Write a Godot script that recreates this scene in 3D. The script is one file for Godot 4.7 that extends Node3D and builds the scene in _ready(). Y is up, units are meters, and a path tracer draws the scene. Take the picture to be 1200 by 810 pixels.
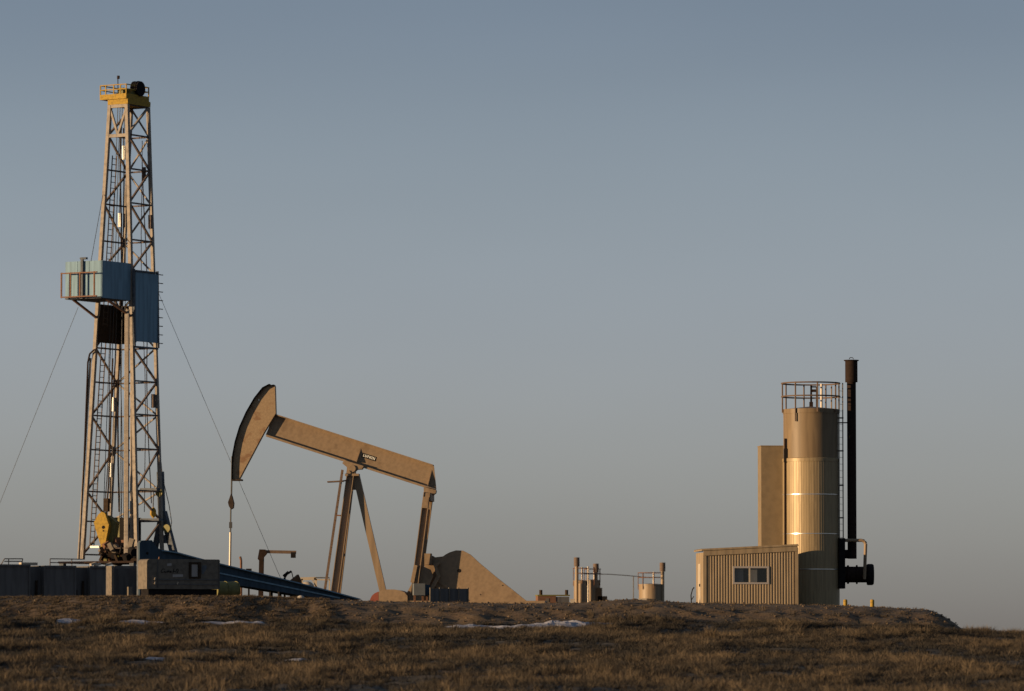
extends Node3D
# Oil field at low sun: pump jack, drilling rig, heater treater and shed on a raised earth pad above dry prairie.

const F := 5772.0                 # focal length in pixels of the 1200 x 810 photograph
const EYE := -1.68                # camera height; the top of the earth pad is y = 0
const PITCH := 0.060046
const SUN_LEFT := 68.0            # degrees to the left of straight behind the camera
const SUN_UP := 5.5

var M := {}
var T := {}
var names := {}
var n_low := FastNoiseLite.new()
var n_mid := FastNoiseLite.new()
var n_fine := FastNoiseLite.new()
var snow_spots := []

# ------------------------------------------------------------------ sight lines
func ray(px: float, py: float) -> Vector3:
	return Vector3((px - 600.0) / F, (405.0 - py) / F, -1.0).rotated(Vector3.RIGHT, PITCH)

func at(px: float, py: float, d: float) -> Vector3:
	var r := ray(px, py)
	return Vector3(0, EYE, 0) + r * (d / -r.z)

func on(o: Node3D, px: float, py: float, off: float = 0.0) -> Vector3:
	# where the sight line of a photo pixel meets the plane z = off of a thing's own axes
	var inv := o.transform.affine_inverse()
	var a := inv * Vector3(0, EYE, 0)
	var b := inv.basis * ray(px, py)
	return a + b * ((off - a.z) / b.z)

func on2(o: Node3D, px: float, py: float, off: float = 0.0) -> Vector2:
	var p := on(o, px, py, off)
	return Vector2(p.x, p.y)

func poly(o: Node3D, pts: Array, off: float = 0.0) -> PackedVector2Array:
	var r := PackedVector2Array()
	for p in pts:
		r.append(on2(o, p[0], p[1], off))
	return r

# ------------------------------------------------------------------ mesh helpers
func mb() -> SurfaceTool:
	var st := SurfaceTool.new()
	st.begin(Mesh.PRIMITIVE_TRIANGLES)
	return st

func tri(st: SurfaceTool, a: Vector3, b: Vector3, c: Vector3, na: Vector3, nb: Vector3, nc: Vector3) -> void:
	if (b - a).cross(c - a).dot(na + nb + nc) > 0.0:
		st.set_normal(na); st.add_vertex(a); st.set_normal(nc); st.add_vertex(c); st.set_normal(nb); st.add_vertex(b)
	else:
		st.set_normal(na); st.add_vertex(a); st.set_normal(nb); st.add_vertex(b); st.set_normal(nc); st.add_vertex(c)

func quad(st: SurfaceTool, a: Vector3, b: Vector3, c: Vector3, d: Vector3, n: Vector3) -> void:
	tri(st, a, b, c, n, n, n)
	tri(st, a, c, d, n, n, n)

func box(st: SurfaceTool, c: Vector3, s: Vector3, b: Basis = Basis.IDENTITY) -> void:
	var h := s * 0.5
	for ax in 3:
		var u := (ax + 1) % 3
		var v := (ax + 2) % 3
		for sg in [-1.0, 1.0]:
			var n := Vector3.ZERO
			n[ax] = sg
			var q := []
			for k in [[-1, -1], [1, -1], [1, 1], [-1, 1]]:
				var p := Vector3.ZERO
				p[ax] = sg * h[ax]
				p[u] = k[0] * h[u]
				p[v] = k[1] * h[v]
				q.append(c + b * p)
			quad(st, q[0], q[1], q[2], q[3], b * n)

func bar(st: SurfaceTool, a: Vector3, b: Vector3, w: float, h: float, side: Vector3 = Vector3(0, 0, 1)) -> void:
	# rectangular bar from a to b: w along side, h across
	var z := (b - a).normalized()
	if absf(z.dot(side)) > 0.98:
		side = Vector3(1, 0, 0)
	var x := (side - z * side.dot(z)).normalized()
	var y := z.cross(x)
	box(st, (a + b) * 0.5, Vector3(w, h, (b - a).length()), Basis(x, y, z))

func hbeam(st: SurfaceTool, a: Vector3, b: Vector3, depth: float, width: float, t: float, side: Vector3 = Vector3(0, 0, 1)) -> void:
	var z := (b - a).normalized()
	var x := (side - z * side.dot(z)).normalized()
	var y := z.cross(x)
	var o := y * (depth - t) * 0.5
	bar(st, a + o, b + o, width, t, side)
	bar(st, a - o, b - o, width, t, side)
	bar(st, a, b, t, depth - 2.0 * t, side)

func tube(st: SurfaceTool, a: Vector3, b: Vector3, r: float, r2: float = -1.0, n: int = 10, cap: bool = true) -> void:
	if r2 < 0.0:
		r2 = r
	var z := (b - a).normalized()
	var x := (Vector3.UP if absf(z.y) < 0.9 else Vector3.RIGHT).cross(z).normalized()
	var y := z.cross(x)
	for i in n:
		var t0 := TAU * i / n
		var t1 := TAU * (i + 1) / n
		var d0 := x * cos(t0) + y * sin(t0)
		var d1 := x * cos(t1) + y * sin(t1)
		tri(st, a + d0 * r, b + d0 * r2, b + d1 * r2, d0, d0, d1)
		tri(st, a + d0 * r, b + d1 * r2, a + d1 * r, d0, d1, d1)
		if cap:
			tri(st, a, a + d0 * r, a + d1 * r, -z, -z, -z)
			tri(st, b, b + d0 * r2, b + d1 * r2, z, z, z)

func path(st: SurfaceTool, pts: Array, r: float, n: int = 8) -> void:
	for i in pts.size() - 1:
		tube(st, pts[i], pts[i + 1], r, r, n, true)

func ring(st: SurfaceTool, c: Vector3, rad: float, r: float, n: int = 36) -> void:
	for i in n:
		var a := TAU * i / n
		var b := TAU * (i + 1) / n
		tube(st, c + Vector3(cos(a), 0, sin(a)) * rad, c + Vector3(cos(b), 0, sin(b)) * rad, r, r, 6, false)

func prism(st: SurfaceTool, pts: PackedVector2Array, z0: float, z1: float) -> void:
	var ix := Geometry2D.triangulate_polygon(pts)
	for k in range(0, ix.size(), 3):
		var p := pts[ix[k]]
		var q := pts[ix[k + 1]]
		var s := pts[ix[k + 2]]
		for zz in [[z1, 1.0], [z0, -1.0]]:
			var n := Vector3(0, 0, zz[1])
			tri(st, Vector3(p.x, p.y, zz[0]), Vector3(q.x, q.y, zz[0]), Vector3(s.x, s.y, zz[0]), n, n, n)
	var area := 0.0
	for i in pts.size():
		area += pts[i].cross(pts[(i + 1) % pts.size()])
	var sg := 1.0 if area > 0.0 else -1.0
	for i in pts.size():
		var a := pts[i]
		var b := pts[(i + 1) % pts.size()]
		var e := b - a
		if e.length() < 0.0001:
			continue
		var n2 := Vector2(e.y, -e.x).normalized() * sg
		quad(st, Vector3(a.x, a.y, z0), Vector3(b.x, b.y, z0), Vector3(b.x, b.y, z1), Vector3(a.x, a.y, z1), Vector3(n2.x, n2.y, 0))

func lathe(st: SurfaceTool, c: Vector3, prof: Array, n: int = 48, ax: Basis = Basis.IDENTITY) -> void:
	# prof: [radius, height] pairs from bottom to top, flat between them
	for k in prof.size() - 1:
		var r0: float = prof[k][0]
		var y0: float = prof[k][1]
		var r1: float = prof[k + 1][0]
		var y1: float = prof[k + 1][1]
		var sl := Vector2(y1 - y0, r0 - r1)
		if sl.length() < 0.00001:
			continue
		sl = sl.normalized()
		for i in n:
			var t0 := TAU * i / n
			var t1 := TAU * (i + 1) / n
			var d0 := Vector3(cos(t0), 0, sin(t0))
			var d1 := Vector3(cos(t1), 0, sin(t1))
			var n0 := ax * (d0 * sl.x + Vector3.UP * sl.y)
			var n1 := ax * (d1 * sl.x + Vector3.UP * sl.y)
			var a := c + ax * (d0 * r0 + Vector3.UP * y0)
			var b := c + ax * (d0 * r1 + Vector3.UP * y1)
			var e := c + ax * (d1 * r1 + Vector3.UP * y1)
			var f := c + ax * (d1 * r0 + Vector3.UP * y0)
			if r1 > 0.0005:
				tri(st, a, b, e, n0, n0, n1)
			if r0 > 0.0005:
				tri(st, a, e, f, n0, n1, n1)

func part(st: SurfaceTool, called: String, m: Material, parent: Node3D, label: String = "") -> MeshInstance3D:
	var o := MeshInstance3D.new()
	o.mesh = st.commit()
	o.material_override = m
	o.name = called
	parent.add_child(o, true)
	if label != "":
		o.set_meta("label", label)
	return o

func numbered(called: String) -> String:
	var k: int = names.get(called, 0)
	names[called] = k + 1
	return called if k == 0 else "%s_%03d" % [called, k]

func tag(o: Node, label: String, category: String, group: String = "") -> void:
	o.set_meta("label", label)
	o.set_meta("category", category)
	if group != "":
		o.set_meta("group", group)

func thing(called: String, label: String, category: String, where: Vector3, yaw: float = 0.0, group: String = "") -> Node3D:
	var o := Node3D.new()
	o.name = numbered(called)
	add_child(o)
	o.position = where
	o.rotation_degrees.y = yaw
	tag(o, label, category, group)
	return o

func ground_at(px: float, d: float) -> Vector3:
	var p := at(px, 700, d)
	p.y = height(p.x, d)
	return p

# ------------------------------------------------------------------ materials
func noise_tex(sd: int, freq: float, lo: float, hi: float, oct: int = 4, stretch: float = 1.0, size: int = 256) -> ImageTexture:
	var fn := FastNoiseLite.new()
	fn.seed = sd
	fn.frequency = freq
	fn.fractal_octaves = oct
	fn.noise_type = FastNoiseLite.TYPE_SIMPLEX_SMOOTH
	var src: Image
	if stretch == 1.0:
		src = fn.get_seamless_image(size, size, false, false, 0.15)
	else:
		src = fn.get_seamless_image(size, int(size / stretch), false, false, 0.15)
		src.resize(size, size, Image.INTERPOLATE_CUBIC)
	var im := Image.create(size, size, false, Image.FORMAT_RGB8)
	for y in size:
		for x in size:
			var v := clampf(lo + (hi - lo) * src.get_pixel(x, y).r, 0.0, 1.0)
			im.set_pixel(x, y, Color(v, v, v))
	return ImageTexture.create_from_image(im)

func rust_tex(base: Color, rust: Color, sd: int, cut: float) -> ImageTexture:
	var fa := FastNoiseLite.new()
	fa.seed = sd
	fa.frequency = 0.012
	fa.fractal_octaves = 5
	var a := fa.get_seamless_image(256, 256, false, false, 0.2)
	var im := Image.create(256, 256, false, Image.FORMAT_RGB8)
	for y in 256:
		for x in 256:
			var v := a.get_pixel(x, y).r
			var t := smoothstep(cut, cut + 0.3, v)
			var c := base.lerp(rust, t * 0.8)
			c = c * (0.86 + 0.28 * a.get_pixel((x * 5 + 31) % 256, (y * 5 + 77) % 256).r)
			im.set_pixel(x, y, c.linear_to_srgb())
	return ImageTexture.create_from_image(im)

func mat(r: float, g: float, b: float, rough: float, metal: float = 0.0, tex: String = "mottle", scale: float = 0.35) -> StandardMaterial3D:
	var m := StandardMaterial3D.new()
	m.albedo_color = Color(r, g, b).linear_to_srgb()
	m.roughness = rough
	m.metallic = metal
	if tex != "":
		m.albedo_texture = T[tex]
		m.uv1_triplanar = true
		m.uv1_scale = Vector3.ONE * scale
	return m

func make_materials() -> void:
	T.mottle = noise_tex(3, 0.02, 0.9, 1.06, 5)
	T.streak = noise_tex(5, 0.05, 0.86, 1.08, 4, 14.0)
	T.grime = noise_tex(9, 0.035, 0.78, 1.14, 5)
	T.soil = noise_tex(14, 0.05, 0.35, 1.45, 6, 1.0, 512)
	M.tan = mat(0.255, 0.178, 0.104, 0.62)
	M.tan.albedo_color = Color(1, 1, 1)
	M.tan.albedo_texture = rust_tex(Color(0.226, 0.154, 0.089), Color(0.165, 0.108, 0.06), 33, 0.58)
	M.tan.uv1_scale = Vector3.ONE * 0.3
	M.buff = mat(0.205, 0.15, 0.084, 0.6)
	M.shell = mat(0.19, 0.133, 0.076, 0.5, 0.0, "streak", 0.3)
	M.siding = mat(0.29, 0.213, 0.126, 0.6, 0.0, "streak", 0.3)
	M.tan_streak = mat(0.255, 0.178, 0.104, 0.55, 0.0, "streak", 0.3)
	var hm := mat(1, 1, 1, 0.65)
	hm.albedo_texture = rust_tex(Color(0.275, 0.188, 0.105), Color(0.18, 0.09, 0.04), 21, 0.55)
	hm.uv1_scale = Vector3.ONE * 0.45
	M.tan_rusty = hm
	M.grease = mat(0.05, 0.036, 0.028, 0.6, 0.0, "grime")
	M.black = mat(0.014, 0.012, 0.012, 0.6, 0.0, "grime")
	M.rust_black = mat(0.03, 0.019, 0.015, 0.75, 0.1, "grime", 0.6)
	M.rust = mat(0.16, 0.075, 0.04, 0.85, 0.0, "grime", 0.6)
	M.red = mat(0.23, 0.055, 0.03, 0.65)
	M.mast = mat(0.255, 0.215, 0.175, 0.75, 0.0, "grime", 0.3)
	M.brace = mat(0.13, 0.10, 0.085, 0.7, 0.1, "grime", 0.4)
	M.brown = mat(0.045, 0.03, 0.02, 0.8, 0.0, "grime")
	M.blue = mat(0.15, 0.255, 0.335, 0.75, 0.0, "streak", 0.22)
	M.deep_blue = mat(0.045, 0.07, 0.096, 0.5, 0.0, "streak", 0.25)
	M.blue_grey = mat(0.105, 0.115, 0.13, 0.6, 0.0, "grime")
	M.yellow = mat(0.33, 0.2, 0.016, 0.8, 0.0, "grime", 0.5)
	M.olive = mat(0.15, 0.13, 0.035, 0.7, 0.0, "grime")
	M.white = mat(0.78, 0.76, 0.68, 0.5, 0.0, "")
	M.grey = mat(0.115, 0.11, 0.108, 0.7, 0.0, "streak", 0.25)
	M.grey_tan = mat(0.135, 0.11, 0.083, 0.8, 0.0, "grime", 0.4)
	M.steel = mat(0.62, 0.6, 0.57, 0.3, 0.85, "")
	M.rod = mat(0.42, 0.36, 0.29, 0.45, 0.3, "")
	M.jacket = mat(0.3, 0.222, 0.125, 0.46, 0.15, "streak", 0.5)
	M.cable = mat(0.06, 0.06, 0.062, 0.6, 0.3, "")
	M.cream = mat(0.42, 0.35, 0.26, 0.6)
	M.pale = mat(0.3, 0.27, 0.25, 0.6, 0.0, "")
	M.cabinet = mat(0.115, 0.125, 0.13, 0.8)
	M.rail_brown = mat(0.12, 0.075, 0.048, 0.75, 0.0, "grime", 0.6)
	M.snow = mat(0.29, 0.285, 0.315, 0.9, 0.0, "mottle", 1.2)
	M.rock = mat(0.4, 0.35, 0.29, 0.9, 0.0, "grime", 1.0)
	M.inside = mat(0.12, 0.11, 0.1, 0.9, 0.0, "")
	M.curtain = mat(0.22, 0.22, 0.22, 0.9, 0.0, "")
	M.jacket.metallic_specular = 0.35
	M.shell.metallic_specular = 0.35
	for k in ["black", "brown", "grease", "rust_black", "blue_grey", "grey", "brace", "deep_blue"]:
		M[k].roughness = 0.88
		M[k].metallic_specular = 0.22
	var gl := StandardMaterial3D.new()
	gl.albedo_color = Color(0.12, 0.15, 0.18, 0.35)
	gl.transparency = BaseMaterial3D.TRANSPARENCY_ALPHA
	gl.roughness = 0.04
	gl.metallic_specular = 0.6
	M.glass = gl
	var gm := StandardMaterial3D.new()
	gm.vertex_color_use_as_albedo = true
	gm.albedo_texture = T.soil
	gm.uv1_triplanar = true
	gm.uv1_world_triplanar = true
	gm.uv1_scale = Vector3.ONE * 0.31
	gm.roughness = 0.95
	M.ground = gm
	var gr := StandardMaterial3D.new()
	gr.vertex_color_use_as_albedo = true
	gr.roughness = 0.9
	gr.cull_mode = BaseMaterial3D.CULL_DISABLED
	M.grass = gr
	var cl := StandardMaterial3D.new()
	cl.vertex_color_use_as_albedo = true
	cl.roughness = 0.95
	M.clod = cl

# ------------------------------------------------------------------ terrain
func pw(t: float, pts: Array) -> float:
	if t <= pts[0][0]:
		return pts[0][1]
	for i in pts.size() - 1:
		if t <= pts[i + 1][0]:
			return lerpf(pts[i][1], pts[i + 1][1], (t - pts[i][0]) / (pts[i + 1][0] - pts[i][0]))
	return pts[pts.size() - 1][1]

# rim of the pad: metres across -> height; the pad runs out of frame to one side and ends in a slope on the other
var rim := []
var toe := []

func prepare_ground() -> void:
	n_low.seed = 4; n_low.frequency = 0.05; n_low.fractal_octaves = 2
	n_mid.seed = 8; n_mid.frequency = 0.45; n_mid.fractal_octaves = 4
	n_fine.seed = 15; n_fine.frequency = 1.7; n_fine.fractal_octaves = 3
	for a in [[-60, 701], [0, 701], [150, 700], [300, 700], [420, 705], [600, 708], [680, 708], [735, 704], [800, 708], [930, 709], [1000, 711], [1085, 715]]:
		rim.append([(a[0] - 600.0) / F * 198.0, EYE + (752.0 - a[1]) / F * 198.0])
	for a in [[0, 731], [500, 733], [900, 736], [1050, 739], [1140, 745], [1200, 749], [1400, 751]]:
		toe.append([(a[0] - 600.0) / F * 192.0, a[1]])

func pad_mask(x: float, d: float) -> float:
	var wob := n_low.get_noise_2d(x * 3.0, 7.0) * 1.2
	var m := clampf((d - 193.8 - wob * 0.7) / 4.0, 0.0, 1.0)
	m = lerpf(m, smoothstep(0.0, 1.0, m), 0.7)
	m *= 1.0 - smoothstep(16.6, 18.7, x + n_mid.get_noise_2d(d * 0.5, 3.0) * 0.15 - maxf(d - 200.0, 0.0) * 0.09)
	m *= 1.0 - smoothstep(434.0, 462.0, d)
	m *= smoothstep(-130.0, -90.0, x)
	return m

func height(x: float, d: float) -> float:
	var yt := pw(x, toe)
	var h110 := EYE - 60.0 * 110.0 / F
	var h192 := EYE + (752.0 - yt) * 192.0 / F
	var g: float
	if d < 110.0:
		g = lerpf(EYE - 1.62, h110, clampf(d / 110.0, -1.0, 1.0))
	elif d < 192.0:
		var yp := lerpf(812.0, yt, (d - 110.0) / 82.0)
		g = EYE + (752.0 - yp) * d / F
	else:
		g = lerpf(h192, -6.0, smoothstep(196.0, 300.0, d)) - smoothstep(400.0, 2500.0, d) * 8.0
	var near := 1.0 - smoothstep(230.0, 300.0, d)
	g += near * (n_low.get_noise_2d(x, d) * 0.18 + n_mid.get_noise_2d(x, d) * 0.16)
	var m := pad_mask(x, d)
	var top := pw(x, rim)
	top = lerpf(top, minf(top, 0.02), smoothstep(199.0, 204.0, d))
	var face := 4.0 * m * (1.0 - m)
	var h := lerpf(g, top, m)
	# a hump of dumped earth in front of the pad
	var hx := (x - 5.0) / 2.6
	var hd := (d - 195.4) / 2.4
	h += 0.26 * exp(-hx * hx - hd * hd)
	if d < 240.0:
		h += face * (n_mid.get_noise_2d(x * 1.7, d * 1.2 + 50.0) * 0.15 + n_fine.get_noise_2d(x * 1.2, d) * 0.07)
		h += m * n_fine.get_noise_2d(x * 0.8, d * 0.8) * 0.03 * (1.0 - smoothstep(199.0, 203.0, d))
	return h

func soil_color(x: float, d: float, m: float) -> Color:
	var a := n_mid.get_noise_2d(x * 0.6 + 90.0, d * 0.6) * 0.5 + 0.5
	var b := n_low.get_noise_2d(x * 1.6 + 40.0, d * 1.6) * 0.5 + 0.5
	var turf := Color(0.03, 0.022, 0.015).lerp(Color(0.06, 0.043, 0.027), a * 0.6 + b * 0.4)
	var dirt := Color(0.08, 0.05, 0.026).lerp(Color(0.13, 0.084, 0.045), a)
	return turf.lerp(dirt, smoothstep(0.02, 0.25, m + (a - 0.5) * 0.2))

func build_ground() -> void:
	var xs := PackedFloat32Array([-5000, -2000, -800, -350, -180, -110, -80, -60])
	var x := -46.0
	while x < 46.0:
		xs.append(x)
		x += 0.3
	xs.append_array(PackedFloat32Array([46, 60, 80, 110, 180, 350, 800, 2000, 5000]))
	var ds := PackedFloat32Array([-600, -200, -60, 0, 25, 45, 60, 75, 88])
	var d := 96.0
	while d < 190.0:
		ds.append(d)
		d += 0.42
	while d < 206.0:
		ds.append(d)
		d += 0.16
	ds.append_array(PackedFloat32Array([206, 208, 211, 215, 220, 226, 233, 241, 250, 262, 276, 292, 310, 335, 365, 400, 425, 434, 440, 446, 452, 458, 464, 475, 500, 560, 700, 1000, 1600, 3000, 6000]))
	var nx := xs.size()
	var nd := ds.size()
	var v := PackedVector3Array()
	var c := PackedColorArray()
	v.resize(nx * nd)
	c.resize(nx * nd)
	for j in nd:
		for i in nx:
			var k := j * nx + i
			v[k] = Vector3(xs[i], height(xs[i], ds[j]), -ds[j])
			c[k] = soil_color(xs[i], ds[j], pad_mask(xs[i], ds[j]))
	var nn := PackedVector3Array()
	nn.resize(nx * nd)
	var ix := PackedInt32Array()
	for j in nd:
		for i in nx:
			var a := v[j * nx + maxi(i - 1, 0)]
			var b := v[j * nx + mini(i + 1, nx - 1)]
			var e := v[maxi(j - 1, 0) * nx + i]
			var f := v[mini(j + 1, nd - 1) * nx + i]
			nn[j * nx + i] = (b - a).cross(f - e).normalized()
			if i < nx - 1 and j < nd - 1:
				var p := j * nx + i
				ix.append_array(PackedInt32Array([p, p + nx, p + 1, p + 1, p + nx, p + nx + 1]))
	var arr := []
	arr.resize(Mesh.ARRAY_MAX)
	arr[Mesh.ARRAY_VERTEX] = v
	arr[Mesh.ARRAY_NORMAL] = nn
	arr[Mesh.ARRAY_COLOR] = c
	arr[Mesh.ARRAY_INDEX] = ix
	var am := ArrayMesh.new()
	am.add_surface_from_arrays(Mesh.PRIMITIVE_TRIANGLES, arr)
	var o := MeshInstance3D.new()
	o.mesh = am
	o.material_override = M.ground
	o.name = "ground"
	add_child(o)
	o.set_meta("kind", "structure")

func snow_at(x: float, d: float) -> float:
	# > 0 inside a patch of snow
	var best := -1.0
	for s in snow_spots:
		var ex: float = (x - s.x) / s.rx
		var ed: float = (d - s.d) / s.rd
		var e := 1.0 - sqrt(ex * ex + ed * ed) + n_mid.get_noise_2d(x * 0.7, d * 1.1) * 0.38
		best = maxf(best, e)
	return best

func build_snow() -> void:
	# place across the photo, metres from the camera, half width, half depth, thickness, description
	var spots := [
		[598, 191.6, 3.0, 1.5, 0.08, "long thin snow patch in front of the pump jack belt guard"],
		[666, 192.6, 1.7, 1.3, 0.14, "lumpy pale snow bank at the toe of the earth mound"],
		[165, 191.8, 1.25, 1.0, 0.05, "snow strip at the foot of the pad below the grey generator"],
		[268, 191.6, 1.5, 1.0, 0.045, "snow strip at the foot of the pad below the blue ramp"],
		[85, 192.0, 0.6, 0.9, 0.06, "small snow scrap at the foot of the pad below the grey tanks"],
		[815, 179.0, 0.75, 1.1, 0.07, "snow scrap in the grass in front of the ribbed shed"],
		[873, 175.0, 1.0, 0.9, 0.06, "thin snow streak in the grass beside the pointed grass clump"],
		[185, 147.0, 0.4, 0.8, 0.035, "faint snow scrap deep in the prairie grass below the generator"],
		[345, 149.0, 0.4, 0.8, 0.035, "faint snow scrap in the prairie grass below the blue ramp"]]
	for s in spots:
		snow_spots.append({"x": (s[0] - 600.0) / F * s[1], "d": s[1], "rx": s[2], "rd": s[3], "t": s[4]})
	for k in spots.size():
		var s = snow_spots[k]
		var o := thing("snow_patch", spots[k][5], "snow", Vector3(s.x, height(s.x, s.d), -s.d))
		var st := mb()
		var nx := 56
		var nd := 26
		var p := []
		for j in nd + 1:
			for i in nx + 1:
				var x: float = s.x + (i * 2.0 / nx - 1.0) * s.rx * 1.35
				var d: float = s.d + (j * 2.0 / nd - 1.0) * s.rd * 1.35
				var ex: float = (x - s.x) / s.rx
				var ed: float = (d - s.d) / s.rd
				var e := 1.0 - sqrt(ex * ex + ed * ed) + n_mid.get_noise_2d(x * 0.7, d * 1.1) * 0.38
				var h: float = s.t * minf(1.0, maxf(e, -0.2) * 2.2) * (1.0 + 0.5 * n_fine.get_noise_2d(x, d)) if e > 0.0 else -0.05
				p.append([Vector3(x - s.x, height(x, d) + h + 0.004 - o.position.y, -d + s.d), e])
		for j in nd:
			for i in nx:
				var a = p[j * (nx + 1) + i]
				var b = p[j * (nx + 1) + i + 1]
				var c = p[(j + 1) * (nx + 1) + i + 1]
				var q = p[(j + 1) * (nx + 1) + i]
				if maxf(maxf(a[1], b[1]), maxf(c[1], q[1])) <= 0.0:
					continue
				for t in [[a[0], q[0], b[0]], [b[0], q[0], c[0]]]:
					var n: Vector3 = (t[2] - t[0]).cross(t[1] - t[0]).normalized()
					if n.y < 0.0:
						n = -n
					tri(st, t[0], t[1], t[2], n, n, n)
		part(st, "snow_crust", M.snow, o)

func tuft_mesh(sd: int, blades: int, hgt: float, spread: float, wid: float) -> ArrayMesh:
	var r := RandomNumberGenerator.new()
	r.seed = sd
	var st := mb()
	for i in blades:
		var a := r.randf() * TAU
		var root := Vector3(cos(a), 0, sin(a)) * spread * 0.45 * sqrt(r.randf())
		var lean := Vector3(cos(a + r.randf_range(-0.8, 0.8)), 0, sin(a + r.randf_range(-0.8, 0.8))) * spread * r.randf_range(0.2, 1.2)
		var h := hgt * r.randf_range(0.45, 1.0)
		var mid := root + lean * 0.35 + Vector3(0, h * 0.6, 0)
		var tip := root + lean + Vector3(0, h * r.randf_range(0.75, 1.0), 0)
		var w := Vector3(-sin(a + r.randf() * 2.0), 0, cos(a + r.randf() * 2.0)) * wid * r.randf_range(0.6, 1.3)
		var n := w.cross(tip - root).normalized()
		var g := r.randf_range(0.7, 1.25)
		st.set_color(Color(g, g, g))
		tri(st, root - w, root + w, mid + w * 0.7, n, n, n)
		tri(st, root - w, mid + w * 0.7, mid - w * 0.7, n, n, n)
		tri(st, mid - w * 0.7, mid + w * 0.7, tip, n, n, n)
	return st.commit()

func scatter(called: String, label: String, category: String, mesh: Mesh, m: Material, xf: Array, cols: Array) -> void:
	var mm := MultiMesh.new()
	mm.transform_format = MultiMesh.TRANSFORM_3D
	mm.use_colors = true
	mm.mesh = mesh
	mm.instance_count = xf.size()
	for i in xf.size():
		mm.set_instance_transform(i, xf[i])
		mm.set_instance_color(i, cols[i])
	var o := MultiMeshInstance3D.new()
	o.multimesh = mm
	o.material_override = m
	o.name = numbered(called)
	add_child(o)
	tag(o, label, category)
	o.set_meta("kind", "stuff")

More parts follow.
